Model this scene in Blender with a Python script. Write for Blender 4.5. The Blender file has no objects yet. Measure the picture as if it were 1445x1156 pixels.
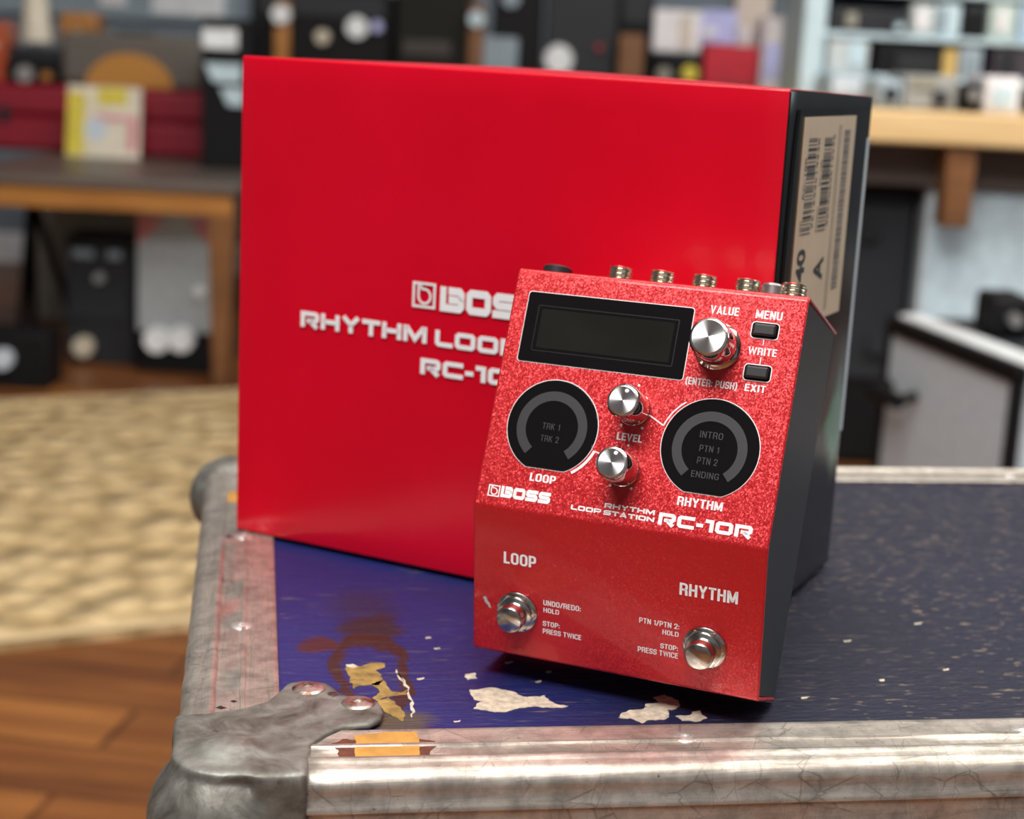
import bpy, bmesh, math, random
from mathutils import Vector, Matrix
random.seed(7)
scene = bpy.context.scene
COL = scene.collection
V = Vector

# ------------------------------------------------------------------ camera, world, lights, exposure
CASE_TOP = 0.54
F_PX, PITCH, ROLL, CAM_H = 2263.49, 0.214699, 0.049710, 0.21104
CAM = V((0, 0, CASE_TOP + CAM_H))
_F = V((0, math.cos(PITCH), -math.sin(PITCH)))
_R0 = V((1, 0, 0)); _U0 = V((0, math.sin(PITCH), math.cos(PITCH)))
_R = _R0 * math.cos(ROLL) + _U0 * math.sin(ROLL)
_U = -_R0 * math.sin(ROLL) + _U0 * math.cos(ROLL)
cd = bpy.data.cameras.new('camera')
cam = bpy.data.objects.new('camera', cd)
COL.objects.link(cam)
cam.matrix_world = Matrix(((_R.x, _U.x, -_F.x, CAM.x), (_R.y, _U.y, -_F.y, CAM.y), (_R.z, _U.z, -_F.z, CAM.z), (0, 0, 0, 1)))
cd.sensor_fit = 'HORIZONTAL'; cd.sensor_width = 36.0
cd.lens = F_PX * 36.0 / 1445.0
cd.clip_start = 0.02; cd.clip_end = 60
cd.dof.use_dof = True
cd.dof.focus_distance = 0.510
cd.dof.aperture_fstop = 10.2
scene.camera = cam

w = bpy.data.worlds.new('world'); scene.world = w; w.use_nodes = True
bg = w.node_tree.nodes['Background']
bg.inputs['Color'].default_value = (0.86, 0.93, 1.0, 1)
bg.inputs['Strength'].default_value = 0.20

def area(name, loc, target, sx, sy, power, color):
    ld = bpy.data.lights.new(name, 'AREA'); ld.shape = 'RECTANGLE'
    ld.size = sx; ld.size_y = sy; ld.energy = power; ld.color = color
    o = bpy.data.objects.new(name, ld); COL.objects.link(o)
    o.location = loc
    o.rotation_euler = (V(target) - V(loc)).to_track_quat('-Z', 'Y').to_euler()
    return o
area('shop_window_light', (-0.5, -0.75, 2.7), (0, 0.6, 0.6), 1.5, 0.8, 73, (1.0, 0.96, 0.93))
area('ceiling_light', (0.5, 0.4, 2.75), (0.5, 0.6, 0), 1.8, 1.0, 24, (1.0, 0.93, 0.84))
area('background_fill_light', (0.7, 1.7, 2.75), (0.3, 3.6, 0.4), 2.6, 1.0, 85, (1.0, 0.96, 0.9))  # added fill, aimed to brighten the fronts of the background goods
area('side_window_light', (3.2, 1.9, 1.7), (0.1, 1.2, 0.5), 1.6, 1.5, 36, (0.85, 0.93, 1.0))
scene.view_settings.view_transform = 'Standard'
scene.view_settings.look = 'None'
scene.view_settings.gamma = 1.0
scene.view_settings.use_curve_mapping = False
scene.view_settings.exposure = 0.0

def ray(px, py):
    return (_F * F_PX + _R * (px - 722.5) - _U * (py - 578.0)).normalized()
def at(px, py, Y):
    d = ray(px, py); return CAM + d * (Y / d.y)
def on_z(px, py, z):
    d = ray(px, py); return CAM + d * ((z - CAM.z) / d.z)

# ------------------------------------------------------------------ mesh helpers
class Fr:
    """a local frame: origin and three axes"""
    def __init__(s, o=(0, 0, 0), x=(1, 0, 0), y=(0, 1, 0), z=None):
        s.o, s.x, s.y = V(o), V(x), V(y)
        s.z = V(z) if z is not None else s.x.cross(s.y)
    def __call__(s, a, b, c=0.0):
        return s.o + s.x * a + s.y * b + s.z * c
ID = Fr()

class MB:
    def __init__(s): s.v = []; s.f = []; s.m = []
    def add(s, vs, fs, mi=0):
        n = len(s.v); s.v += [tuple(q) for q in vs]
        s.f += [tuple(i + n for i in q) for q in fs]; s.m += [mi] * len(fs)
        return s
    def hexa(s, p, mi=0):   # p: 4 bottom (ccw) then 4 top
        return s.add(p, [(3, 2, 1, 0), (4, 5, 6, 7), (0, 1, 5, 4), (1, 2, 6, 5), (2, 3, 7, 6), (3, 0, 4, 7)], mi)
    def box(s, x0, x1, y0, y1, z0, z1, fr=ID, mi=0):
        return s.hexa([fr(x0, y0, z0), fr(x1, y0, z0), fr(x1, y1, z0), fr(x0, y1, z0),
                       fr(x0, y0, z1), fr(x1, y0, z1), fr(x1, y1, z1), fr(x0, y1, z1)], mi)
    def prism(s, poly, h0, h1, fr=ID, mi=0):
        n = len(poly)
        vs = [fr(a, b, h0) for a, b in poly] + [fr(a, b, h1) for a, b in poly]
        fs = [tuple(range(n - 1, -1, -1)), tuple(range(n, 2 * n))]
        fs += [(i, (i + 1) % n, n + (i + 1) % n, n + i) for i in range(n)]
        return s.add(vs, fs, mi)
    def flat(s, poly, h, fr=ID, mi=0):
        return s.add([fr(a, b, h) for a, b in poly], [tuple(range(len(poly)))], mi)
    def lathe(s, prof, fr=ID, n=48, mi=0, cap0=True, cap1=True):
        vs = []; fs = []
        for r, h in prof:
            for k in range(n):
                t = 2 * math.pi * k / n
                vs.append(fr(r * math.cos(t), r * math.sin(t), h))
        for j in range(len(prof) - 1):
            for k in range(n):
                a = j * n + k; b = j * n + (k + 1) % n
                fs.append((a, b, b + n, a + n))
        if cap0: fs.append(tuple(range(n - 1, -1, -1)))
        if cap1: fs.append(tuple(range((len(prof) - 1) * n, len(prof) * n)))
        return s.add(vs, fs, mi)
    def cyl(s, p0, p1, r, n=24, mi=0, r1=None):
        p0, p1 = V(p0), V(p1); z = (p1 - p0); L = z.length; z.normalize()
        x = z.orthogonal().normalized(); y = z.cross(x)
        return s.lathe([(r, 0), (r if r1 is None else r1, L)], Fr(p0, x, y, z), n, mi)
    def stroke(s, pts, half, h, fr=ID, closed=False, mi=0):
        P = []
        for a, b in pts:
            if not P or (V((a, b)) - P[-1]).length > 1e-4 * max(1, abs(a)): P.append(V((a, b)))
        if closed and (P[0] - P[-1]).length < 1e-4 * max(1, abs(P[0].x)): P.pop()
        n = len(P)
        L = []; Rr = []
        for i in range(n):
            if closed: a, b = P[i - 1], P[(i + 1) % n]
            else: a, b = (P[i - 1] if i else None), (P[i + 1] if i < n - 1 else None)
            d1 = (P[i] - a).normalized() if a is not None else None
            d2 = (b - P[i]).normalized() if b is not None else None
            if d1 is None: d1 = d2
            if d2 is None: d2 = d1
            t = (d1 + d2)
            t = t.normalized() if t.length > 1e-6 else d1
            nn = V((-t.y, t.x)); c = max(0.35, nn.dot(V((-d1.y, d1.x))))
            L.append(P[i] + nn * (half / c)); Rr.append(P[i] - nn * (half / c))
        vs = [fr(q.x, q.y, h) for q in L] + [fr(q.x, q.y, h) for q in Rr]
        m = n if closed else n - 1
        return s.add(vs, [(i, n + i, n + (i + 1) % n, (i + 1) % n) for i in range(m)], mi)
    def build(s, name, mats, parent=None, smooth=None, bevel=0, segs=2, sub=0):
        me = bpy.data.meshes.new(name)
        me.from_pydata(s.v, [], s.f)
        bm = bmesh.new(); bm.from_mesh(me)
        bmesh.ops.recalc_face_normals(bm, faces=bm.faces) if smooth != 'keep' else None
        bm.to_mesh(me); bm.free()
        for m in (mats if isinstance(mats, (list, tuple)) else [mats]): me.materials.append(m)
        me.polygons.foreach_set('material_index', s.m)
        if smooth and smooth != 'keep':
            me.polygons.foreach_set('use_smooth', [True] * len(me.polygons))
            me.set_sharp_from_angle(angle=math.radians(smooth))
        me.update()
        o = bpy.data.objects.new(name, me); COL.objects.link(o)
        if parent is not None: o.parent = parent
        if bevel:
            b = o.modifiers.new('soft edge', 'BEVEL'); b.width = bevel; b.segments = segs
            b.limit_method = 'ANGLE'; b.angle_limit = math.radians(40)
            me.polygons.foreach_set('use_smooth', [True] * len(me.polygons))
            me.set_sharp_from_angle(angle=math.radians(40))
            b.harden_normals = False
        if sub:
            q = o.modifiers.new('smooth', 'SUBSURF'); q.levels = sub; q.render_levels = sub
        return o

def tag(o, label, cat, group=None):
    o['label'] = label; o['category'] = cat
    if group: o['group'] = group
    return o
def thing(name, label, cat, loc=(0, 0, 0), rz=0, group=None):
    o = bpy.data.objects.new(name, None); COL.objects.link(o)
    o.empty_display_size = 0.05
    o.location = loc; o.rotation_euler = (0, 0, rz)
    return tag(o, label, cat, group)
def struct(o): o['kind'] = 'structure'; return o

def text_mesh(body, fr, s0, s1, t0, t1, h, bold=0.02):
    """lettering scaled into the box s0..s1, t0..t1 of a frame"""
    cu = bpy.data.curves.new('lettering', 'FONT'); cu.body = body; cu.offset = bold; cu.size = 1
    cu.resolution_u = 3
    o = bpy.data.objects.new('lettering', cu); COL.objects.link(o)
    dg = bpy.context.evaluated_depsgraph_get(); dg.update()
    me = bpy.data.meshes.new_from_object(o.evaluated_get(dg))
    vs = [v.co.copy() for v in me.vertices]; fs = [tuple(p.vertices) for p in me.polygons]
    bpy.data.objects.remove(o); bpy.data.curves.remove(cu); bpy.data.meshes.remove(me)
    x0 = min(v.x for v in vs); x1 = max(v.x for v in vs); y0 = min(v.y for v in vs); y1 = max(v.y for v in vs)
    return [fr(s0 + (v.x - x0) / (x1 - x0) * (s1 - s0), t0 + (v.y - y0) / (y1 - y0) * (t1 - t0), h) for v in vs], fs

def rp(pts, r, closed=False, n=4, which=None):
    out = []; N = len(pts)
    for i, p in enumerate(pts):
        if (not closed and i in (0, N - 1)) or (which is not None and i not in which): out.append(p); continue
        P = V(p); a = V(pts[i - 1]) - P; b = V(pts[(i + 1) % N]) - P
        d = min(r, a.length * .5, b.length * .5); A = P + a.normalized() * d; B = P + b.normalized() * d
        for k in range(n + 1):
            t_ = k / n; out.append(tuple(A.lerp(P, t_).lerp(P.lerp(B, t_), t_)))
    return out
def _narrow(t):
    a, b, w = t / 2, 1 - t / 2, .54
    r = w - a; q = .24
    O = ('c', rp([(a, a), (r, a), (r, b), (a, b)], q, True))
    return {
        'A': (.58, [[(.075, 0), (.29, .93), (.505, 0)], [(.15, .27), (.43, .27)]]),
        'D': (w, [('c', rp([(a, a), (r, a), (r, b), (a, b)], q, True, which=(1, 2)))]),
        'E': (.44, [[(.44, a), (a, a), (a, b), (.44, b)], [(a, .52), (.41, .52)]]),
        'G': (w, [rp([(r, .70), (r, b), (a, b), (a, a), (r, a), (r, .46), (.30, .46)], q, which=(1, 2, 3, 4))]),
        'C': (w, [rp([(r, .68), (r, b), (a, b), (a, a), (r, a), (r, .32)], q)]),
        'H': (w, [[(a, 0), (a, 1)], [(r, 0), (r, 1)], [(a, .52), (r, .52)]]),
        'I': (t, [[(a, 0), (a, 1)]]),
        'K': (.56, [[(a, 0), (a, 1)], [(.49, 1), (a + .04, .40)], [(.22, .58), (.50, 0)]]),
        'L': (.42, [[(a, 1), (a, a), (.42, a)]]),
        'M': (.70, [[(a, 0), (a, 1)], [(.70 - a, 0), (.70 - a, 1)], [(a + .03, .95), (.35, .10)], [(.35, .10), (.67 - a, .95)]]),
        'N': (w, [[(a, 0), (a, 1)], [(r, 0), (r, 1)], [(a + .02, .95), (r - .02, .05)]]),
        'O': (w, [O]),
        'P': (.51, [rp([(a, 0), (a, b), (.51 - a, b), (.51 - a, .42), (a, .42)], q, which=(2, 3))]),
        'R': (w, [rp([(a, 0), (a, b), (r, b), (r, .46), (a, .46)], q, which=(2, 3)), rp([(.26, .46), (r - .01, .42), (r, 0)], .12)]),
        'S': (.52, [rp([(a, .30), (a, a), (.52 - a, a), (.52 - a, .5), (a, .5), (a, b), (.52 - a, b), (.52 - a, .70)], .19)]),
        'T': (.50, [[(0, b), (.50, b)], [(.25, b), (.25, 0)]]),
        'U': (w, [rp([(a, 1), (a, a), (r, a), (r, 1)], q)]),
        'V': (.56, [[(.075, 1), (.28, .08), (.485, 1)]]),
        'W': (.84, [[(.07, 1), (.23, .08), (.42, .92), (.61, .08), (.77, 1)]]),
        'X': (.56, [[(.07, 1), (.49, 0)], [(.07, 0), (.49, 1)]]),
        'Y': (.56, [[(.07, 1), (.28, .46), (.49, 1)], [(.28, .50), (.28, 0)]]),
        '1': (.30, [[(.02, .80), (.21, .88), (.21, 0)]]),
        '2': (.50, [rp([(a, .66), (a, b), (.50 - a, b), (.50 - a, .56), (a + .02, a + .06)], .2), [(a - .06, a), (.50, a)]]),
        '/': (.36, [[(.03, 0), (.33, 1)]]),
        ':': (t, [[(a, .06), (a, .24)], [(a, .52), (a, .70)]]),
        '(': (.24, [rp([(.20, 1.06), (.06, .75), (.06, .15), (.20, -.16)], .3)]),
        ')': (.24, [rp([(.04, 1.06), (.18, .75), (.18, .15), (.04, -.16)], .3)]),
        ' ': (.20, []),
    }
def narrow_text(mb, body, fr, s0, s1, t0, t1, h, t=.165, gap=.085):
    G = _narrow(t)
    tot = sum(G[c][0] for c in body) + gap * (len(body) - 1)
    f2 = Fr(fr(s0, t0, 0), fr.x * ((s1 - s0) / tot), fr.y * (t1 - t0), fr.z)
    x = 0
    for c in body:
        W, st = G[c]
        for q in st:
            closed = q[0] == 'c'; pts = q[1] if closed else q
            mb.stroke([(p[0] + x, p[1]) for p in pts], t / 2, h, f2, closed)
        x += W + gap
    return mb
def _glyphs(t):
    a, b, W = t / 2, 1 - t / 2, 1.25
    r = W - a; c = 0.10
    O = ('c', [(a + c, a), (r - c, a), (r, a + c), (r, b - c), (r - c, b), (a + c, b), (a, b - c), (a, a + c)])
    return {
        'R': (W, [[(a, 0), (a, b), (r - c, b), (r, b - c), (r, .47 + c / 2), (r - c, .42), (.42, .42)], [(.60, .45), (W - .14, 0)]]),
        'H': (W, [[(a, 0), (a, 1)], [(r, 0), (r, 1)], [(a, .5), (r, .5)]]),
        'Y': (W, [[(.14, 1), (W / 2, .5), (W - .14, 1)], [(W / 2, .56), (W / 2, 0)]]),
        'T': (W * .95, [[(0, b), (W * .95, b)], [(W * .475, b), (W * .475, 0)]]),
        'M': (1.5, [[(a, 0), (a, 1)], [(1.5 - a, 0), (1.5 - a, 1)], [(a + .06, .93), (.75, .2), (1.44 - a, .93)]]),
        'L': (1.1, [[(a, 1), (a, a + c), (a + c, a), (1.1, a)]]),
        'O': (W, [O]), '0': (W, [O]),
        'P': (W, [[(a, 0), (a, b), (r - c, b), (r, b - c), (r, .42 + c), (r - c, .38), (a + .1, .38)]]),
        'C': (W, [[(W, a), (a + c, a), (a, a + c), (a, b - c), (a + c, b), (W, b)]]),
        '-': (.5, [[(0, .44), (.5, .44)]]),
        '1': (.62, [[(0, b), (.62 - a, b), (.62 - a, 0)]]),
        'S': (W, [[(0, a), (r - c, a), (r, a + c), (r, .5 - c), (r - c, .5), (a + c, .5), (a, .5 + c), (a, b - c), (a + c, b), (W, b)]]),
        'A': (W, [[(.14, 0), (W / 2, .93), (W - .14, 0)], [(.32, .27), (W - .32, .27)]]),
        'I': (t, [[(a, 0), (a, 1)]]),
        'N': (W, [[(a, 0), (a, 1)], [(r, 0), (r, 1)], [(a, .93), (r, .07)]]),
        'B': (W, [[(a, 1), (a, a), (r - c, a), (r, a + c), (r, .5 - c), (r - c, .5), (.44, .5)], [(.42, b), (r - c, b), (r, b - c), (r, .5 + c), (r - c, .5)]]),
        ' ': (.45, []),
    }
def wide_text(mb, body, fr, s0, s1, t0, t1, h, t=.28, gap=.13):
    G = _glyphs(t)
    tot = sum(G[c][0] for c in body) + gap * (len(body) - 1)
    kx, ky = (s1 - s0) / tot, (t1 - t0)
    f2 = Fr(fr(s0, t0, 0), fr.x * kx, fr.y * ky, fr.z)
    x = 0
    for c in body:
        W, st = G[c]
        for q in st:
            closed = q[0] == 'c'
            pts = q[1] if closed else q
            mb.stroke([(p[0] + x, p[1]) for p in pts], t / 2, h, f2, closed)
        x += W + gap
def logo_mark(mb, fr, s0, s1, t0, t1, h):
    f2 = Fr(fr(s0, t0, 0), fr.x * (s1 - s0), fr.y * (t1 - t0), fr.z)
    mb.stroke([(.05, .05), (.95, .05), (.95, .95), (.05, .95)], .05, h, f2, True)
    pts = [(.26, .92), (.26, .48)]
    for k in range(1, 15):
        t = math.radians(180 + k * 20)
        if k <= 13: pts.append((.52 + .26 * math.cos(t), .46 + .28 * math.sin(t)))
    pts += [(.40, .74), (.36, .80)]
    mb.stroke(pts, .045, h, f2)
    mb.stroke([(.36, .80), (.36, .93)], .035, h, f2)

# ------------------------------------------------------------------ materials
class NT:
    def __init__(s, name):
        s.m = bpy.data.materials.new(name); s.m.use_nodes = True
        s.t = s.m.node_tree; s.b = s.t.nodes['Principled BSDF']
    def n(s, typ, **k):
        q = s.t.nodes.new(typ)
        for a, b in k.items():
            if a == 'ins':
                for i, val in b.items():
                    if hasattr(val, 'is_linked') or isinstance(val, bpy.types.NodeSocket): s.t.links.new(val, q.inputs[i])
                    else: q.inputs[i].default_value = val
            else: setattr(q, a, b)
        return q
    def link(s, a, b): s.t.links.new(a, b)
    def coord(s, out='Object'): return s.n('ShaderNodeTexCoord').outputs[out]
    def mapping(s, vec, scale=(1, 1, 1), rot=(0, 0, 0), loc=(0, 0, 0)):
        return s.n('ShaderNodeMapping', ins={0: vec, 1: loc, 2: rot, 3: scale}).outputs[0]
    def noise(s, vec, scale, detail=4, rough=.6, dist=0):
        q = s.n('ShaderNodeTexNoise', ins={'Vector': vec, 'Scale': scale, 'Detail': detail, 'Roughness': rough, 'Distortion': dist})
        return q.outputs['Fac']
    def ramp(s, fac, stops, interp='LINEAR'):
        q = s.n('ShaderNodeValToRGB', ins={0: fac}); r = q.color_ramp; r.interpolation = interp
        while len(r.elements) < len(stops): r.elements.new(0.5)
        for e, (p, c) in zip(r.elements, stops):
            e.position = p; e.color = tuple(c) + (1,) if len(c) == 3 else c
        return q.outputs[0]
    def mix(s, fac, a, b, mode='MIX'):
        q = s.n('ShaderNodeMix', data_type='RGBA', blend_type=mode)
        for i, val in ((0, fac), (6, a), (7, b)):
            if isinstance(val, bpy.types.NodeSocket): s.t.links.new(val, q.inputs[i])
            else: q.inputs[i].default_value = (tuple(val) + (1,) if not isinstance(val, (int, float)) and len(val) == 3 else val)
        return q.outputs[2]
    def math(s, op, a, b=0.0, c=0.0, clamp=False):
        q = s.n('ShaderNodeMath', operation=op, use_clamp=clamp, ins={0: a, 1: b})
        if c: q.inputs[2].default_value = c
        return q.outputs[0]
    def bump(s, h, strength=.3, dist=.001, normal=None):
        q = s.n('ShaderNodeBump', ins={'Height': h, 'Strength': strength, 'Distance': dist})
        if normal is not None: s.link(normal, q.inputs['Normal'])
        s.link(q.outputs[0], s.b.inputs['Normal']); return q.outputs[0]
    def set(s, **k):
        names = {'col': 'Base Color', 'rough': 'Roughness', 'metal': 'Metallic', 'spec': 'Specular IOR Level', 'coat': 'Coat Weight', 'coatr': 'Coat Roughness',
                 'aniso': 'Anisotropic', 'emit': 'Emission Color', 'emits': 'Emission Strength'}
        for a, val in k.items():
            i = s.b.inputs[names[a]]
            if isinstance(val, bpy.types.NodeSocket): s.link(val, i)
            else: i.default_value = tuple(val) + (1,) if not isinstance(val, (int, float)) else val
        return s

_pl = {}
def plain(name, col, rough=.5, metal=0, spec=.5, var=.12, scale=40, coat=0):
    """paint / plastic / cloth with a little procedural unevenness"""
    if name in _pl: return _pl[name]
    t = NT(name); c = t.coord()
    f = t.noise(c, scale, 3)
    lo = [max(0, x * (1 - var)) for x in col]; hi = [min(1, x * (1 + var)) for x in col]
    t.set(col=t.ramp(f, [(.3, lo), (.7, hi)]), rough=rough, metal=metal, spec=spec, coat=coat)
    _pl[name] = t.m
    return t.m

# printed carton
t = NT('carton red print'); c = t.coord()
f = t.noise(c, 9, 3)
t.set(col=t.ramp(f, [(.3, (.62, .0010, .016)), (.7, (.69, .002, .022))]), rough=.26, spec=.45, coat=.0)
t.bump(t.noise(c, 14, 2), .10, .004); M_CARTON = t.m
t = NT('carton black print'); c = t.coord()
sx = t.n('ShaderNodeSeparateXYZ', ins={0: c})
# printed green picture low down on the dark side
dx = t.math('ABSOLUTE', t.math('SUBTRACT', sx.outputs[1], .098)); dz = t.math('ABSOLUTE', t.math('SUBTRACT', sx.outputs[2], .066))
e = t.math('ADD', t.math('MULTIPLY', dx, 48.0), t.math('MULTIPLY', dz, 36.0))
e = t.math('ADD', e, t.math('MULTIPLY', t.math('SUBTRACT', t.noise(c, 60, 3), .5), .7))
msk = t.ramp(e, [(.55, (1, 1, 1)), (1.0, (0, 0, 0))])
pc = t.mix(msk, (.006, .007, .007), t.ramp(sx.outputs[2], [(.035, (.30, .22, .12)), (.05, (.10, .26, .18)), (.09, (.06, .20, .14))]))
t.set(col=pc, rough=.24, spec=.32); t.bump(t.noise(c, 20, 2), .12, .004); M_CBLACK = t.m
M_CWHITE = plain('carton worn paper edge', (.50, .56, .58), .6)
M_WHITE = plain('white print ink', (.92, .93, .95), .45, var=.02)
M_INK = plain('black print ink', (.012, .012, .013), .5, var=.02)
t = NT('cream label paper'); c = t.coord()
t.set(col=t.ramp(t.noise(c, 60, 3), [(.3, (.60, .47, .32)), (.7, (.66, .53, .37))]), rough=.45); M_LABEL = t.m

# pedal paint: metallic red with flakes under a clear coat
t = NT('red metal flake paint'); c = t.coord()
vo = t.n('ShaderNodeTexVoronoi', ins={'Vector': c, 'Scale': 2300.0})
nrm = t.n('ShaderNodeNewGeometry').outputs['Normal']
off = t.n('ShaderNodeVectorMath', operation='SUBTRACT', ins={0: vo.outputs['Color'], 1: (.5, .5, .5)})
offs = t.n('ShaderNodeVectorMath', operation='SCALE', ins={0: off.outputs[0], 'Scale': .36})
nn = t.n('ShaderNodeVectorMath', operation='ADD', ins={0: nrm, 1: offs.outputs[0]})
nz = t.n('ShaderNodeVectorMath', operation='NORMALIZE', ins={0: nn.outputs[0]})
t.link(nz.outputs[0], t.b.inputs['Normal'])
t.set(col=(.60, .010, .016), rough=.42, metal=.36, spec=.70, coat=.40, coatr=.07); M_PED = t.m
M_BLACKM = plain('black powder coat', (.014, .016, .018), .42, var=.1, scale=400)
t = NT('black display glass'); t.set(col=(.006, .006, .007), rough=.07, spec=.5); M_GLASS = t.m
t = NT('unlit lcd'); c = t.coord()
t.set(col=t.ramp(t.noise(c, 30, 2), [(.3, (.010, .011, .010)), (.7, (.016, .018, .016))]), rough=.12); M_LCD = t.m
M_RING = plain('unlit light ring', (.036, .038, .041), .4, var=.05)
M_DIM = plain('dim display print', (.040, .040, .044), .5, var=.05)
t = NT('spun aluminium')
tg = t.n('ShaderNodeTangent', direction_type='RADIAL', axis='Z')
t.link(tg.outputs[0], t.b.inputs['Tangent'])
t.set(col=(.86, .87, .88), rough=.26, metal=1, aniso=.9); M_SPUN = t.m
t = NT('smoked chrome'); t.set(col=(.62, .56, .54), rough=.10, metal=1); M_CHROME = t.m
t = NT('nickel'); c = t.coord()
t.set(col=t.ramp(t.noise(c, 300, 4), [(.35, (.46, .42, .39)), (.7, (.72, .68, .63))]), rough=.20, metal=1); M_NICKEL = t.m
t = NT('brassy nickel'); t.set(col=(.86, .79, .62), rough=.2, metal=1); M_BRASS = t.m
M_RUBBER = plain('black rubber', (.02, .021, .023), .35, var=.05)

# flight case
t = NT('blue vinyl skin'); c = t.coord()
st = t.mapping(c, (40, 320, 40)); g1 = t.noise(st, 1, 6, .65, .6)
fine = t.noise(t.mapping(c, (260, 700, 300)), 1, 3)
base = t.ramp(t.noise(c, 7, 4), [(.3, (.009, .015, .118)), (.7, (.016, .026, .175))])
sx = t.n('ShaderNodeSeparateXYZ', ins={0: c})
# duller slate on the right: grazing reflection of the dark background, painted in
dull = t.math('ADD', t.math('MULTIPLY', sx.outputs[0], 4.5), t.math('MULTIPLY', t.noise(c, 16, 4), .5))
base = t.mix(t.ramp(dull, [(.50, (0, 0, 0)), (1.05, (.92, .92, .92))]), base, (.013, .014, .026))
# rust-brown arch bleeding from the corner bracket
warp = t.n('ShaderNodeTexNoise', ins={'Vector': c, 'Scale': 60.0, 'Detail': 4.0})
wv_ = t.n('ShaderNodeVectorMath', operation='SCALE', ins={0: t.n('ShaderNodeVectorMath', operation='SUBTRACT', ins={0: warp.outputs['Color'], 1: (.5, .5, .5)}).outputs[0], 'Scale': .016})
sw = t.n('ShaderNodeSeparateXYZ', ins={0: t.n('ShaderNodeVectorMath', operation='ADD', ins={0: c, 1: wv_.outputs[0]}).outputs[0]})
def blob(cx, cy, rx, ry, am, ns=45):
    dx = t.math('DIVIDE', t.math('SUBTRACT', sw.outputs[0], cx), rx); dy = t.math('DIVIDE', t.math('SUBTRACT', sw.outputs[1], cy), ry)
    d = t.math('SQRT', t.math('ADD', t.math('MULTIPLY', dx, dx), t.math('MULTIPLY', dy, dy)))
    return t.math('ADD', d, t.math('MULTIPLY', t.math('SUBTRACT', t.noise(c, ns, 4), .5), am))
arch = blob(.0325, .050, .0140, .043, .45)
ring = t.ramp(arch, [(.58, (0, 0, 0)), (.74, (.95, .95, .95)), (1.18, (.95, .95, .95)), (1.40, (0, 0, 0))])
cap = t.ramp(blob(.036, .096, .013, .018, .7), [(.6, (.9, .9, .9)), (1.1, (0, 0, 0))])
left = t.ramp(blob(.0150, .079, .0095, .010, .4), [(.7, (.9, .9, .9)), (1.1, (0, 0, 0))])
halo = t.ramp(blob(.034, .122, .020, .026, 1.0, 30), [(.3, (.6, .6, .6)), (1.1, (0, 0, 0))])
base = t.mix(halo, base, (.024, .020, .036))
base = t.mix(cap, base, (.034, .016, .016)); base = t.mix(ring, base, (.050, .015, .010)); base = t.mix(left, base, (.075, .018, .010))
grime = t.ramp(blob(.038, .010, .014, .013, .8), [(.5, (.9, .9, .9)), (1.05, (0, 0, 0))])
base = t.mix(grime, base, (.09, .075, .05))
# pale scuffs
sc = t.ramp(t.noise(t.mapping(c, (55, 480, 60)), 1, 5, .7), [(.60, (0, 0, 0)), (.68, (.9, .9, .9))])
area_m = t.ramp(t.noise(c, 22, 3), [(.42, (0, 0, 0)), (.62, (1, 1, 1))])
base = t.mix(t.mix(1.0, sc, area_m, 'MULTIPLY'), base, (.20, .16, .12))
dash = t.ramp(t.noise(t.mapping(c, (130, 620, 100)), 1, 3, .6), [(.615, (0, 0, 0)), (.66, (.9, .9, .9))])
dm = t.ramp(t.math('ADD', t.math('MULTIPLY', sx.outputs[0], 1.6), t.math('MULTIPLY', t.noise(c, 14, 3), .9)), [(.62, (0, 0, 0)), (.86, (1, 1, 1))])
base = t.mix(t.mix(1.0, dash, dm, 'MULTIPLY'), base, (.34, .25, .17))
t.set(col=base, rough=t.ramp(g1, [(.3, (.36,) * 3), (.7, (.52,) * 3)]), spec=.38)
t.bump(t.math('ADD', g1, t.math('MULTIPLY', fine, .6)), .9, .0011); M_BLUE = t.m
M_BLUESIDE = plain('blue vinyl side', (.02, .022, .11), .45, scale=200)

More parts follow.
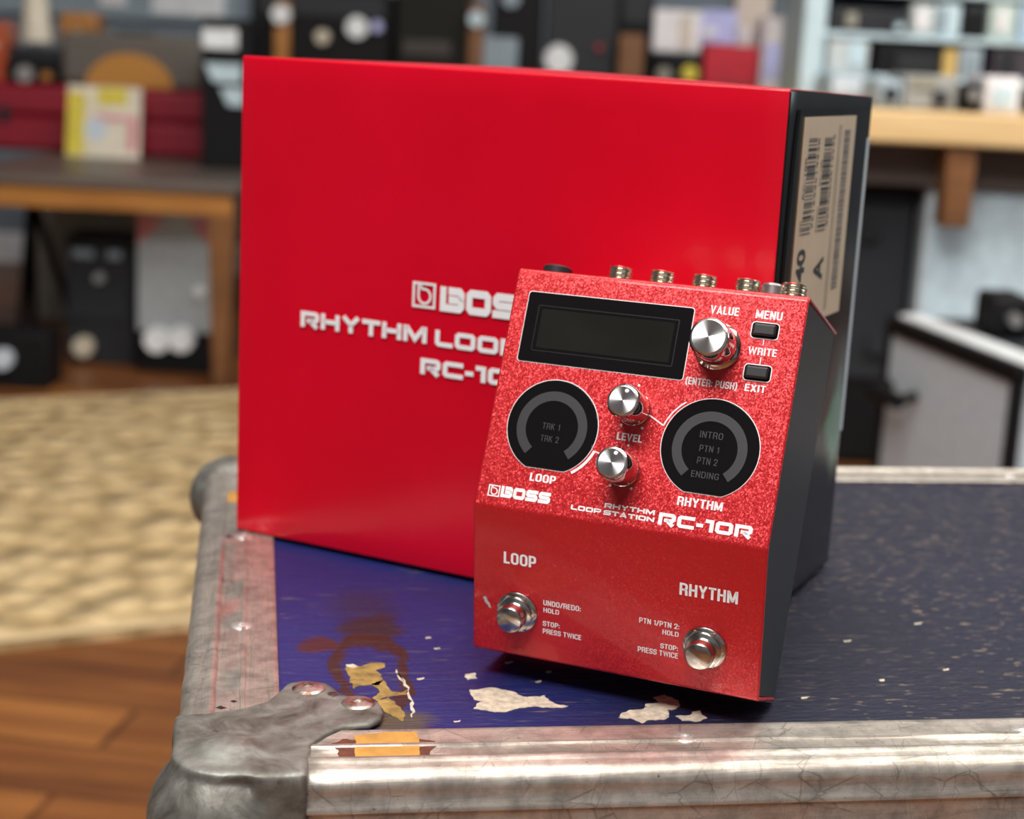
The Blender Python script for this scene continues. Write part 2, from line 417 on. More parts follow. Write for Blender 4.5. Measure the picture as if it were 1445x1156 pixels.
def alu(name, sc):
    t = NT(name); c = t.coord()
    g = t.noise(t.mapping(c, sc), 1, 6, .7, .8)
    sp = t.noise(c, 320, 4, .7)
    col = t.ramp(g, [(.28, (.34, .305, .265)), (.42, (.62, .57, .505)), (.72, (.80, .75, .675))])
    pits = t.ramp(sp, [(.66, (0, 0, 0)), (.72, (.85, .85, .85))])
    mot = t.ramp(t.noise(c, 110, 5, .65), [(.36, (.62, .62, .62)), (.60, (1, 1, 1))])
    col = t.mix(1.0, col, mot, 'MULTIPLY')
    col = t.mix(pits, col, (.12, .10, .085))
    scr = t.n('ShaderNodeTexVoronoi', feature='DISTANCE_TO_EDGE', ins={'Vector': t.mapping(c, (55, 55, 55), (0, 0, .7)), 'Scale': 1.0, 'Randomness': 1.0})
    line = t.ramp(scr.outputs[0], [(.0, (.6, .6, .6)), (.022, (0, 0, 0))])
    lm = t.ramp(t.noise(c, 45, 3), [(.50, (0, 0, 0)), (.60, (1, 1, 1))])
    col = t.mix(t.mix(1.0, line, lm, 'MULTIPLY'), col, (.20, .17, .15))
    for sc2, ro, th in (((38, 170, 60), .35, .022), ((170, 40, 60), -.6, .019)):
        v2 = t.n('ShaderNodeTexVoronoi', feature='DISTANCE_TO_EDGE', ins={'Vector': t.mapping(c, sc2, (0, 0, ro)), 'Scale': 1.0, 'Randomness': 1.0})
        l2 = t.ramp(v2.outputs[0], [(.0, (.75, .75, .75)), (th, (0, 0, 0))])
        m2 = t.ramp(t.noise(t.mapping(c, (1, 1, 1), loc=(ro, .2, .1)), 42, 3), [(.47, (0, 0, 0)), (.60, (.8, .8, .8))])
        col = t.mix(t.mix(1.0, l2, m2, 'MULTIPLY'), col, (.17, .14, .12))
    t.set(col=col, rough=t.ramp(g, [(.3, (.50,) * 3), (.7, (.32,) * 3)]), metal=.75)
    t.bump(t.math('ADD', g, t.math('MULTIPLY', sp, .5)), .25, .0005)
    return t.m
M_ALU = alu('worn aluminium lengthwise', (18, 420, 300)); M_ALUS = alu('worn aluminium sideways', (420, 18, 300))
t = NT('zinc corner steel'); c = t.coord()
g = t.noise(c, 70, 6, .65, .5); g2 = t.noise(c, 230, 4)
col = t.ramp(g, [(.30, (.10, .092, .078)), (.48, (.215, .212, .190)), (.68, (.36, .375, .35))])
col = t.mix(t.ramp(t.noise(c, 95, 3), [(.66, (0, 0, 0)), (.71, (.9, .9, .9))]), col, (.075, .045, .035))
col = t.mix(t.ramp(t.noise(t.mapping(c, (1, 1, 1), loc=(.3, .1, .2)), 52, 3), [(.60, (0, 0, 0)), (.74, (.45, .45, .45))]), col, (.28, .20, .10))
t.set(col=col, rough=t.ramp(g2, [(.3, (.46,) * 3), (.7, (.64,) * 3)]), metal=.65); t.bump(g, .35, .0012); M_ZINC = t.m
t = NT('rusty screw steel'); c = t.coord()
t.set(col=t.ramp(t.noise(c, 260, 4), [(.35, (.24, .10, .05)), (.48, (.55, .50, .45)), (.7, (.80, .77, .72))]), rough=.32, metal=.85); M_SCREW = t.m
M_PALE = plain('bare paper under the skin', (.62, .54, .42), .8, var=.3, scale=350)
M_TAN = plain('bare tan glue', (.30, .19, .055), .8, var=.45, scale=260)
M_TAPE = plain('yellowed tape', (.58, .30, .07), .45, var=.25, scale=120)
M_RUST = plain('rust residue', (.13, .035, .018), .75, var=.4, scale=300)

# room
t = NT('wood plank floor'); c = t.coord()
mp = t.mapping(c, (1, 1, 1), (0, 0, math.radians(8)))
br = t.n('ShaderNodeTexBrick', ins={'Vector': mp, 'Scale': 1.0, 'Color1': (.30, .30, .30, 1), 'Color2': (.75, .75, .75, 1), 'Mortar': (0.0, 0.0, 0.0, 1), 'Mortar Size': .004, 'Brick Width': 1.3, 'Row Height': .11})
gr = t.noise(t.mapping(mp, (1.6, 16, 1)), 1, 5, .6, .5)
k = t.math('ADD', t.math('MULTIPLY', br.outputs['Color'], .45), t.math('MULTIPLY', gr, .75))
t.set(col=t.ramp(k, [(.30, (.050, .017, .007)), (.55, (.17, .058, .017)), (.80, (.36, .14, .035))]), rough=.38); t.bump(gr, .1, .002); M_FLOOR = t.m
t = NT('woven straw rug'); c = t.coord()
wv = t.n('ShaderNodeTexVoronoi', ins={'Vector': t.mapping(c, (17, 17, 1)), 'Scale': 1.0}).outputs['Distance']
f2 = t.noise(c, 90, 3)
k = t.math('ADD', wv, t.math('MULTIPLY', f2, .35))
t.set(col=t.ramp(k, [(.25, (.76, .57, .31)), (.70, (.58, .42, .21)), (1.0, (.42, .29, .13))]), rough=.9)
t.bump(t.math('SUBTRACT', 1.0, wv), 1.0, .05); M_RUG = t.m
M_WALL = plain('blue grey painted wall', (.17, .21, .25), .7, scale=3)
M_WALLS = plain('cream painted wall', (.55, .52, .47), .7, scale=3)
M_CEIL = plain('white ceiling', (.75, .74, .72), .8, scale=3)
def wood(name, lo, hi, rough=.45):
    t = NT(name); c = t.coord()
    g = t.noise(t.mapping(c, (4, 40, 40)), 1, 5, .6, .6)
    t.set(col=t.ramp(g, [(.3, lo), (.7, hi)]), rough=rough); return t.m
M_OAK = wood('orange oak', (.30, .12, .025), (.50, .22, .05))
M_DKWOOD = wood('brown wood', (.13, .055, .02), (.24, .10, .035))
M_PINE = wood('pale pine', (.66, .44, .20), (.80, .56, .28))
M_GREYTOP = wood('grey brown tabletop', (.085, .068, .058), (.15, .122, .105), .4)
M_AMPBLK = plain('black amp vinyl', (.006, .006, .007), .6, spec=.2, scale=300)
M_AMPGREY = plain('dark grey vinyl', (.026, .029, .034), .55, spec=.25, scale=300)
M_CHARCOAL = plain('charcoal plastic', (.022, .024, .028), .45, spec=.3)
M_TWEED = plain('grey brown amp cloth', (.13, .115, .10), .8, scale=200)
M_GOLD = plain('orange speaker cloth', (.50, .23, .045), .7, scale=300)
M_CRIM = plain('crimson velour', (.26, .006, .022), .6, scale=200)
M_SILVER = plain('silver painted metal', (.40, .45, .49), .35, metal=.3, scale=60)
M_LITE = plain('white paint', (.80, .84, .86), .35, scale=20)
M_PALEB = plain('pale blue painted steel', (.52, .66, .72), .4, scale=20)
M_STEELB = plain('blue grey steel', (.26, .33, .38), .4, scale=20)
M_LILAC = plain('lilac card', (.46, .48, .80), .5, scale=30)
M_CARDW = plain('white card', (.80, .78, .80), .5, scale=30)
M_BEIGE = plain('beige card', (.62, .54, .46), .6, scale=30)
M_CARDR = plain('red card', (.52, .012, .03), .45, scale=30)
M_YEL = plain('yellow paint', (.70, .58, .06), .5, scale=30)
M_CREAM = plain('cream paper', (.76, .70, .56), .6, scale=20)
M_PINK = plain('pink print', (.70, .25, .30), .5)
M_GREYC = plain('grey case laminate', (.58, .66, .73), .5, scale=60)
M_OLIVE = plain('olive grey board', (.28, .27, .22), .7)
M_ORANGE = plain('red orange plastic', (.42, .07, .02), .4)
M_SILVK = plain('silver knob metal', (.70, .70, .68), .3, metal=.8)
M_IVORY = plain('ivory plastic', (.62, .56, .44), .4)

# ------------------------------------------------------------------ the room
struct(MB().box(-3.6, 3.8, -3.6, 5.6, -.06, 0).build('floor', M_FLOOR))
struct(MB().box(-3.6, 3.8, 5.4, 5.5, 0, 2.9).build('wall_back', M_WALL))
struct(MB().box(-3.7, -3.6, -3.6, 5.6, 0, 2.9).build('wall_left', M_WALL))
struct(MB().box(3.8, 3.9, -3.6, 5.6, 0, 2.9).build('wall_right', M_WALL))
struct(MB().box(-3.6, 3.8, -3.6, 5.6, 2.9, 2.96).build('ceiling', M_CEIL))
struct(MB().box(-3.6, 3.8, 5.385, 5.4, 0, .10).build('baseboard_back', M_LITE))

# rug on the floor
q = [on_z(x_, y_, .012) for x_, y_ in ((-260, 577), (352, 549), (352, 868), (-260, 935))]
for k in q: k.z = 0
q[1] = q[1] + (q[1] - q[0]).normalized() * .10; q[2] = q[2] + (q[2] - q[3]).normalized() * .30
ex = (q[2] - q[3]).normalized(); ey = V((-ex.y, ex.x, 0)); o0 = q[3]
RUGP = [((k - o0).dot(ex), (k - o0).dot(ey)) for k in (q[3], q[2], q[1], q[0])]
rug = thing('rug', 'woven straw coloured rug lying on the brown plank floor', 'rug', o0, math.atan2(ex.y, ex.x))
def rrect(x0, x1, y0, y1, r, n=6):
    P = []
    for cx, cy, a0 in ((x1 - r, y0 + r, -90), (x1 - r, y1 - r, 0), (x0 + r, y1 - r, 90), (x0 + r, y0 + r, 180)):
        for k in range(n + 1):
            a = math.radians(a0 + 90 * k / n); P.append((cx + r * math.cos(a), cy + r * math.sin(a)))
    return P
MB().prism(rp(RUGP, .07, True), 0, .012).build('woven_field', M_RUG, rug)
mb = MB(); cxr = sum(p[0] for p in RUGP) / 4; cyr = sum(p[1] for p in RUGP) / 4
mb.stroke(rp([(cxr + (a - cxr) * .985, cyr + (b - cyr) * .985) for a, b in RUGP], .07, True), .012, .0135, ID, True)
mb.build('border', plain('pale straw edge', (.66, .50, .28), .9, scale=90), rug)

# ------------------------------------------------------------------ background furniture and goods
def span(x0, y0, x1, y1, Y):
    """the world box edges seen between two picture corners at the depth Y"""
    a = at(x0, (y0 + y1) / 2, Y); b = at(x1, (y0 + y1) / 2, Y); c = at((x0 + x1) / 2, y0, Y); d = at((x0 + x1) / 2, y1, Y)
    return a.x, b.x, d.z, c.z
def crate(name, label, cat, px, Y, depth, mat, zb=None, group=None, bev=.006, front=None, knobs=(), grille=None, handle=None, part='body'):
    x0, x1, z0, z1 = span(*px, Y)
    if zb is not None: z0 = zb
    root = thing(name, label, cat, ((x0 + x1) / 2, Y + depth / 2, z0), 0, group)
    hw, hh, hd = (x1 - x0) / 2, z1 - z0, depth / 2
    MB().box(-hw, hw, -hd, hd, 0, hh).build(part, mat, root, bevel=min(bev, hw * .3, hh * .2))
    if front:
        m, a, b, c, d = front
        MB().box(-hw + 2 * hw * a, -hw + 2 * hw * b, -hd - .006, -hd + .002, hh * c, hh * d).build('front_panel', m, root, bevel=.002)
    if grille:
        m, kind = grille
        if kind == 'arch':
            P = [(.62 * hw * math.cos(math.radians(t)), .03 * hh + .62 * hh * math.sin(math.radians(t))) for t in range(0, 181, 10)]
            MB().prism(P, 0, .008, Fr((.0, -hd - .007, 0), (1, 0, 0), (0, 0, 1), (0, 1, 0))).build('speaker_grille', m, root)
    for (u, v, r, m) in knobs:
        X = -hw + 2 * hw * u; Z = hh * v
        MB().cyl((X, -hd + .001, Z), (X, -hd - .022, Z), r, 20).build('knob', m, root, smooth=35)
    if handle:
        MB().box(-.05, .05, -.012, .012, hh, hh + .008).build('handle', handle, root, bevel=.003)
    return root

# low table on the left
TZ = .455
x0 = at(-70, 270, 3.5).x; x1 = at(336, 280, 3.5).x
tb = thing('low_table', 'low oak table with a grey top behind the rug', 'table', ((x0 + x1) / 2, 4.0, 0))
hw = (x1 - x0) / 2
MB().box(-hw, hw, -.5, .52, TZ - .022, TZ).build('tabletop', M_GREYTOP, tb, bevel=.004)
MB().box(-hw + .015, hw - .015, -.49, -.46, TZ - .070, TZ - .022).build('apron', M_OAK, tb, bevel=.003)
MB().box(-hw + .015, hw - .015, .46, .49, TZ - .070, TZ - .022).build('apron', M_OAK, tb, bevel=.003)
for sx_ in (-1, 1):
    for sy_ in (-1, 1):
        X = sx_ * (hw - .04); Yy = sy_ * .46
        MB().hexa([V((X - .018, Yy - .018, 0)), V((X + .018, Yy - .018, 0)), V((X + .018, Yy + .018, 0)), V((X - .018, Yy + .018, 0)),
                   V((X - .03, Yy - .03, TZ - .022)), V((X + .03, Yy - .03, TZ - .022)), V((X + .03, Yy + .03, TZ - .022)), V((X - .03, Yy + .03, TZ - .022))]).build('leg', M_DKWOOD, tb, bevel=.004)
# crimson case lying along the back of the table
x0, x1, z0, z1 = span(-80, 122, 310, 215, 4.25)
cc = thing('instrument_case', 'long crimson velour case lying along the table', 'case', ((x0 + x1) / 2, 4.40, TZ))
hw = (x1 - x0) / 2
CZ = z1
MB().box(-hw, hw, -.15, .13, 0, (z1 - TZ) * .52).build('lower_shell', M_CRIM, cc, bevel=.015)
MB().box(-hw, hw, -.15, .13, (z1 - TZ) * .525, z1 - TZ).build('lid', M_CRIM, cc, bevel=.015)
for X in (-.2, .12):
    MB().box(X - .012, X + .012, -.157, -.148, .07, .115).build('latch', M_CHARCOAL, cc, bevel=.002)
x0, x1, z0, z1 = span(-60, -40, 338, 24, 5.36)
wp = thing('wall_panel', 'blue grey panel with a white sheet on the back wall', 'panel', ((x0 + x1) / 2, 5.398, z0))
hw = (x1 - x0) / 2; hh = z1 - z0
MB().box(-hw, hw, -.03, 0, 0, hh).build('panel_board', M_STEELB, wp, bevel=.004)
X = lambda px: at(px, 10, 5.36).x - (x0 + x1) / 2
MB().box(X(214), X(316), -.036, -.029, .02, hh - .03).build('white_sheet', M_LITE, wp)
MB().box(X(140), X(178), -.036, -.029, .04, hh - .03).build('pale_sheet', M_CARDW, wp)
# picture sleeve leaning on it
x0, x1, z0, z1 = span(90, 122, 194, 226, 4.1)
rs = thing('record_sleeve', 'yellow and white picture sleeve leaning on the crimson case', 'record sleeve', ((x0 + x1) / 2, 4.12, TZ))
hw = (x1 - x0) / 2; hh = z1 - TZ
fr = Fr((0, 0, .001), (1, 0, 0), V((0, .16, 1)).normalized())
MB().box(-hw, hw, 0, hh, -.003, .003, fr).build('sleeve', M_CREAM, rs)
mb = MB()
mb.box(-hw, -hw + .045, .004, hh * .9, .003, .004, fr); mb.box(-hw * .2, hw * .62, hh * .74, hh * .98, .003, .004, fr)
mb.build('yellow_print', M_YEL, rs)
mb = MB(); mb.box(-hw * .3, hw * .6, hh * .52, hh * .60, .003, .0042, fr); mb.box(hw * .68, hw * .9, hh * .1, hh * .6, .003, .0042, fr)
mb.build('pink_print', M_PINK, rs)
MB().flat([(-.02 + .03 * math.cos(a / 3.2), hh * .4 + .03 * math.sin(a / 3.2)) for a in range(20)], .0045, fr).build('grey_print', M_GREYC, rs)
# amp with the half-round grille, on the crimson case
crate('valve_radio', 'grey brown amplifier with a half round orange grille', 'amplifier', (84, 48, 282, 124), 4.28, .12, M_TWEED, CZ, grille=(M_GOLD, 'arch'), bev=.02, handle=M_CHARCOAL)
crate('wooden_box', 'small orange brown wooden box beside a pale bottle', 'box', (84, 18, 136, 80), 4.42, .1, M_OAK, CZ, knobs=((.5, .7, .012, M_IVORY),))
# pale bottle-like lamp
x0, x1, z0, z1 = span(30, 8, 74, 118, 4.44)
lp = thing('table_lamp', 'cream tapered table lamp left of the wooden box', 'lamp', ((x0 + x1) / 2, 4.44, CZ))
hh = z1 - CZ + .08; r = (x1 - x0) / 2
MB().lathe([(r * .7, 0), (r * .7, .012), (.012, .02), (.010, hh * .35)], n=24).build('base', M_SILVK, lp, smooth=35)
MB().lathe([(r, hh * .38), (r * .62, hh)], n=28).build('lamp_shade', M_CREAM, lp, smooth=35)
crate('effect_box', 'dark blue grey box in front of the cream lamp', 'box', (2, 66, 84, 88), 4.29, .06, M_CHARCOAL, at(44, 88, 4.27).z + .001, knobs=())
crate('effect_box', 'dark box with a round grey dial under the blue grey box', 'box', (4, 88, 84, 122), 4.27, .08, M_AMPBLK, CZ, knobs=((.42, .45, .022, M_SILVK), (.8, .4, .012, M_OAK)))
crate('toy_block', 'red orange block at the picture edge on the crimson case', 'block', (-30, 30, 8, 110), 4.27, .1, M_ORANGE, CZ, knobs=((.6, .6, .01, M_IVORY),))
# black amp and white fittings by the carton's left edge
crate('guitar_amp', 'black amplifier with white corner fittings left of the red carton', 'amplifier', (284, 26, 352, 152), 3.95, .20, M_AMPBLK, TZ,
      front=(M_LITE, .02, .75, .80, .93), knobs=())
ga = bpy.data.objects['guitar_amp']
for a, b, c_, d in ((288, 90, 340, 116), (310, 124, 344, 150)):
    x0, x1, z0, z1 = span(a, b, c_, d, 3.94); L_ = ga.location
    MB().prism([(x0 - L_.x, z1 - L_.z), (x1 - L_.x, z1 - L_.z), (x1 - L_.x, z0 - L_.z), (x0 - L_.x + .02, z0 - L_.z)], 0, .012, Fr((0, -.112, 0), (1, 0, 0), (0, 0, 1), (0, 1, 0))).build('white_fitting', M_PALEB, ga, bevel=.002)
# things under the table
crate('foot_controller', 'dark pedal board unit with a pale knob under the low table', 'pedal', (92, 332, 190, 506), 3.72, .13, M_CHARCOAL, 0,
      front=(M_AMPGREY, .06, .94, .35, .96), knobs=((.28, .14, .024, M_IVORY), (.52, .68, .012, M_SILVER)))
fo = bpy.data.objects['foot_controller']
for a, b in ((.02, .052), (-.062, -.012)):
    MB().box(a, b, -.076, -.070, .252, .272).build('top_highlight', M_STEELB, fo, bevel=.002)  # steel blue slabs paint in the bluish highlights near the top
sp = crate('speaker_unit', 'silver floor unit with pink corners and two white dials', 'pedal', (192, 298, 306, 505), 3.66, .13, M_AMPBLK, 0,
           front=(M_SILVER, .02, .99, .26, .99), knobs=((.28, .21, .030, M_LITE), (.58, .22, .030, M_LITE), (.80, .52, .012, M_LITE)))
x0, x1, z0, z1 = span(192, 298, 306, 505, 3.66); hw = (x1 - x0) / 2; hh = z1
for s_ in (-1, 1):
    MB().prism([(s_ * hw * .95, hh * .97), (s_ * hw * .92, hh * .80), (s_ * hw * .62, hh * .86), (s_ * hw * .28, hh * .96)], .0, .002, Fr((0, -.073, 0), (1, 0, 0), (0, 0, 1), (0, -1, 0))).build('pink_corner', M_PINK, sp)
crate('foot_pedal', 'small black pedal with a grey knob at the left picture edge', 'pedal', (-30, 470, 66, 526), 3.4, .12, M_AMPBLK, 0, knobs=((.38, .55, .022, M_GREYC),))
# folding stand
a0 = at(40, 292, 4.05); fl = at(28, 500, 4.05).x
sd = thing('folding_stand', 'black folding stand with splayed legs under the table', 'stand', (at(52, 400, 4.05).x, 4.05, 0))
X = lambda px: at(px, 400, 4.05).x - at(52, 400, 4.05).x
MB().cyl((X(46), 0, .36), (X(38), -.06, 0), .011, 14).build('leg', M_AMPBLK, sd, smooth=40)
MB().cyl((X(46), 0, .36), (X(104), .04, 0), .011, 14).build('leg', M_AMPBLK, sd, smooth=40)
MB().cyl((X(46), 0, .36), (X(30), .10, 0), .011, 14).build('leg', M_AMPBLK, sd, smooth=40)
MB().cyl((X(46), 0, .34), (X(46), 0, .385), .017, 14).build('hub', M_AMPBLK, sd, smooth=40)
crate('storage_board', 'olive grey board standing behind the pedals under the table', 'board', (40, 288, 320, 420), 4.3, .02, M_OLIVE, 0, handle=M_CHARCOAL)

# counter behind the carton with its row of amps
CT = .66
x0 = at(350, 120, 4.55).x; x1 = at(1118, 120, 4.55).x
cn = thing('display_counter', 'dark wooden counter behind the red carton', 'counter', ((x0 + x1) / 2, 4.86, 0))
hw = (x1 - x0) / 2
MB().box(-hw, hw, -.3, .3, CT - .03, CT).build('countertop', M_DKWOOD, cn, bevel=.004)
MB().box(-hw + .03, hw - .03, -.27, .28, 0, CT - .03).build('cabinet_body', M_AMPGREY, cn)
crate('guitar_amp', 'black amplifier with two pale dials behind the carton', 'amplifier', (352, -14, 552, 130), 4.61, .22, M_AMPBLK, CT, bev=.012,
      front=(M_AMPGREY, .06, .95, .72, .96), knobs=((.76, .62, .030, M_LITE), (.52, .50, .020, M_IVORY), (.90, .64, .016, M_LILAC)), handle=M_CHARCOAL)
crate('display_post', 'pale capped post between the white box and black amplifier', 'post', (386, 2, 408, 130), 4.55, .03, M_OAK, CT, knobs=((.5, .84, .026, M_LITE),), part='post')
crate('guitar_amp', 'plain black amplifier with a brown badge behind the carton', 'amplifier', (556, -30, 664, 130), 4.61, .22, plain('warm black vinyl', (.010, .010, .008), .6, spec=.2, scale=300), CT,
      bev=.012, front=(plain('umber badge', (.035, .028, .022), .5), .12, .75, .30, .44))
crate('display_post', 'pale capped slim post right of the plain black amplifier', 'post', (660, 4, 682, 130), 4.55, .03, M_DKWOOD, CT, knobs=((.5, .82, .022, M_PALEB),), part='post')
crate('effect_box', 'small steel blue box below the slim capped post', 'box', (678, 52, 730, 132), 4.59, .06, M_STEELB, CT)
crate('guitar_amp', 'charcoal amplifier with blue dial behind the steel blue box', 'amplifier', (694, -40, 766, 130), 4.67, .16, M_AMPBLK, CT, knobs=((.35, .78, .026, M_STEELB),))
crate('speaker_cabinet', 'dark grey speaker cabinet with a white oval badge', 'speaker', (770, -40, 872, 130), 4.63, .2, M_AMPGREY, CT, bev=.01,
      knobs=((.20, .29, .040, M_LITE), (.75, .40, .008, M_CARDR)), front=(M_CHARCOAL, .35, .95, .16, .28))
crate('speaker_cabinet', 'black speaker cabinet between grey cabinet and white cartons', 'speaker', (872, -40, 922, 130), 4.65, .2, M_AMPBLK, CT, front=(M_AMPGREY, .1, .9, .6, .95))
crate('wooden_box', 'brown wooden block in front of the black cabinets', 'box', (872, 48, 908, 134), 4.56, .05, M_DKWOOD, CT)
crate('shop_carton', 'white card carton stacked beside the lilac carton', 'carton', (922, 14, 990, 72), 4.63, .14, M_CARDW, at(957, 75, 4.61).z + .001, front=(M_BEIGE, .55, .8, .1, .9))
crate('shop_carton', 'lilac card carton standing on the red carton', 'carton', (990, 14, 1040, 64), 4.63, .14, M_LILAC, at(1030, 64, 4.61).z + .001, front=(M_CARDW, .1, .4, .2, .5))
crate('shop_carton', 'black carton with a yellow dot under the white carton', 'carton', (922, 76, 992, 140), 4.61, .16, M_AMPBLK, CT, knobs=((.72, .60, .022, M_YEL), (.2, .55, .02, M_OLIVE)))
crate('shop_carton', 'small red card carton beneath the lilac carton', 'carton', (992, 64, 1068, 140), 4.61, .16, M_CARDR, CT, front=(plain('dull red print', (.30, .02, .03), .5), .3, .9, .2, .4))
crate('shop_carton', 'beige card carton behind the lilac carton', 'carton', (1036, -10, 1086, 100), 4.79, .14, M_BEIGE, CT, front=(M_CARDW, .1, .5, .5, .7))
crate('shop_carton', 'tall off white carton beside the pale blue post', 'carton', (1074, 24, 1128, 140), 4.61, .14, plain('off white card', (.62, .58, .58), .55, scale=30), CT, front=(M_LILAC, .1, .45, .3, .7))

# workbench on the right
BZ = .695
x0 = at(1110, 180, 2.95).x; x1 = at(1640, 190, 2.95).x
wb = thing('workbench', 'pale pine workbench below the shelf rack', 'workbench', ((x0 + x1) / 2, 3.35, 0))
hw = (x1 - x0) / 2
MB().box(-hw, hw, -.42, .42, BZ - .058, BZ).build('bench_top', M_PINE, wb, bevel=.006)
MB().box(-hw + .02, hw - .02, -.30, -.27, BZ - .14, BZ - .058).build('apron', M_GREYTOP, wb, bevel=.003)
for px in (1352, 1620, 1128):
    X = at(px, 230, 2.97).x - (x0 + x1) / 2
    for yy in (-.375, .30):
        MB().box(X - .026, X + .026, yy - .03, yy + .03, 0 if px != 1352 else BZ - .205, BZ - .058).build('leg' if px != 1352 else 'bracket', M_DKWOOD, wb, bevel=.004)
# shelf rack standing on the bench
RZ = BZ; RY = 3.45
rx0 = at(1132, 60, RY).x; rx1 = at(1640, 60, RY).x
rk = thing('shelf_rack', 'pale blue steel shelf rack standing on the workbench', 'shelf', ((rx0 + rx1) / 2, RY + .14, RZ))
hw = (rx1 - rx0) / 2
for s_ in (-1, 1):
    MB().box(s_ * (hw - .024) - .024, s_ * (hw - .024) + .024, -.14, .14, 0, .52).build('post', M_PALEB, rk, bevel=.004)
MB().box(-hw, hw, .142, .150, 0, .52).build('back_panel', M_STEELB, rk)
SH = []
for py in (108, 50, -14):
    z = at(1300, py, RY).z - RZ; SH.append(z + RZ)
    MB().box(-hw + .048, hw - .048, -.14, .14, z - .012, z).build('shelf_board', M_PALEB, rk, bevel=.002)
ra = 'goods on the shelf rack'
def g(name, label, cat, x0, y0, x1, y1, mat, zb, **k): crate(name, label, cat, (x0, y0, x1, y1), k.pop('Y', RY + .01), k.pop('depth', .16), mat, zb, **k)
g('effect_box', 'long dark box at the left end of the upper rack shelf', 'box', 1172, 12, 1278, 50, M_CHARCOAL, SH[1], front=(M_OLIVE, .2, .35, .2, .8), knobs=((.9, .3, .008, M_PALEB),))
g('shop_carton', 'pale grey carton right of the long dark box', 'carton', 1286, 6, 1320, 50, plain('pale grey card', (.50, .54, .54), .5), SH[1], front=(M_CARDW, .2, .6, .2, .8))
g('shop_carton', 'slim blue grey carton beside the pale grey carton', 'carton', 1322, 6, 1356, 50, M_PALEB, SH[1], front=(M_STEELB, .1, .4, .2, .9))
g('effect_box', 'dark square box on the upper rack shelf', 'box', 1362, 8, 1392, 50, M_AMPGREY, SH[1], front=(M_AMPBLK, .1, .9, .1, .8))
g('shop_carton', 'pale green carton right of the dark square box', 'carton', 1396, 4, 1436, 50, plain('pale green card', (.48, .58, .54), .5), SH[1], front=(M_CARDW, .3, .6, .2, .8))
g('shop_carton', 'sky blue carton at the right picture edge of the rack', 'carton', 1440, 4, 1480, 50, plain('sky blue card', (.45, .62, .80), .5), SH[1], front=(M_CARDW, .3, .6, .2, .8))
g('shop_carton', 'grey white carton at left of the lower rack shelf', 'carton', 1168, 48, 1226, 106, plain('grey white card', (.52, .56, .56), .5), SH[0], front=(M_PALEB, .5, .9, .2, .8))
g('effect_box', 'long black box on the lower rack shelf', 'box', 1236, 62, 1328, 108, M_AMPBLK, SH[0], front=(M_CHARCOAL, .3, .95, .1, .7))
g('shop_carton', 'ochre yellow carton beside the long black box', 'carton', 1331, 70, 1350, 108, plain('ochre card', (.55, .38, .12), .5), SH[0], bev=.002)
g('shop_carton', 'blue grey carton right of the ochre yellow carton', 'carton', 1353, 66, 1386, 110, plain('slate card', (.32, .38, .44), .5), SH[0], front=(M_STEELB, .3, .8, .2, .8))
g('effect_box', 'dark purple grey box right of the blue grey carton', 'box', 1402, 62, 1480, 112, plain('dark plum plastic', (.05, .042, .055), .45), SH[0], front=(M_CHARCOAL, .1, .4, .2, .8))
by = 3.12
g('effect_box', 'grey metal box on the bench beside the carton', 'box', 1166, 104, 1236, 170, M_STEELB, BZ, Y=by + .2, front=(M_GREYC, .1, .8, .3, .9))
g('foot_pedal', 'slanted blue grey pedal on the pine bench', 'pedal', 1238, 112, 1272, 156, plain('slate pedal paint', (.34, .42, .48), .4), BZ, Y=by, knobs=((.5, .5, .012, M_AMPBLK),))
g('foot_pedal', 'grey pedal with a dark knob on the bench', 'pedal', 1276, 106, 1352, 156, plain('mid grey pedal paint', (.34, .35, .34), .4), BZ, Y=by + .02, front=(M_OLIVE, .1, .6, .6, .95), knobs=((.65, .35, .014, M_AMPGREY),))
g('foot_pedal', 'black pedal between the grey pedal and white box', 'pedal', 1356, 118, 1386, 160, M_AMPBLK, BZ, Y=by, knobs=((.5, .6, .010, M_SILVK),))
g('shop_carton', 'white carton on the pine bench right of the black pedal', 'carton', 1390, 108, 1440, 162, M_CARDW, BZ, Y=by, front=(M_PALEB, .2, .8, .2, .7))
# below the bench
crate('guitar_amp', 'black amplifier under the left end of the pine workbench', 'amplifier', (1120, 238, 1290, 470), 3.1, .3, M_AMPBLK, 0, bev=.012, front=(M_AMPGREY, .1, .95, .3, .88), knobs=((.6, .80, .02, M_CHARCOAL), (.75, .42, .02, M_AMPGREY)))
crate('chest_freezer', 'white chest under the workbench with a pale blue front', 'chest', (1302, 256, 1560, 450), 3.08, .30, plain('white enamel', (.72, .82, .90), .35), 0, front=(plain('pale blue enamel', (.66, .83, .95), .35), .02, .98, .5, .96), handle=M_SILVK)
# grey road case in front of the bench: its left side faces the camera
A = at(1256, 446, 2.60); B = at(1441, 517, 2.18)
ztop = (A.z + B.z) / 2
ax = V((B.x - A.x, B.y - A.y, 0)); Ln = ax.length; ax.normalize(); rz = math.atan2(ax.y, ax.x)
rc = thing('road_case', 'grey laminate road case with a white top edge before the bench', 'case', (A.x, A.y, 0), rz)
MB().box(.012, Ln - .012, 0, .55, .02, ztop - .012).build('body', M_GREYC, rc)
mb = MB()
for X in (0, Ln - .016): mb.box(X, X + .016, -.006, .012, 0, ztop - .016)
mb.box(0, Ln, -.006, .013, ztop - .026, ztop); mb.box(0, Ln, -.006, .012, 0, .02)
mb.build('edge_trim', M_AMPBLK, rc, bevel=.002)
MB().box(0, Ln, .014, .058, ztop - .012, ztop + .004).build('top_rail', M_IVORY if False else M_LITE, rc, bevel=.005)
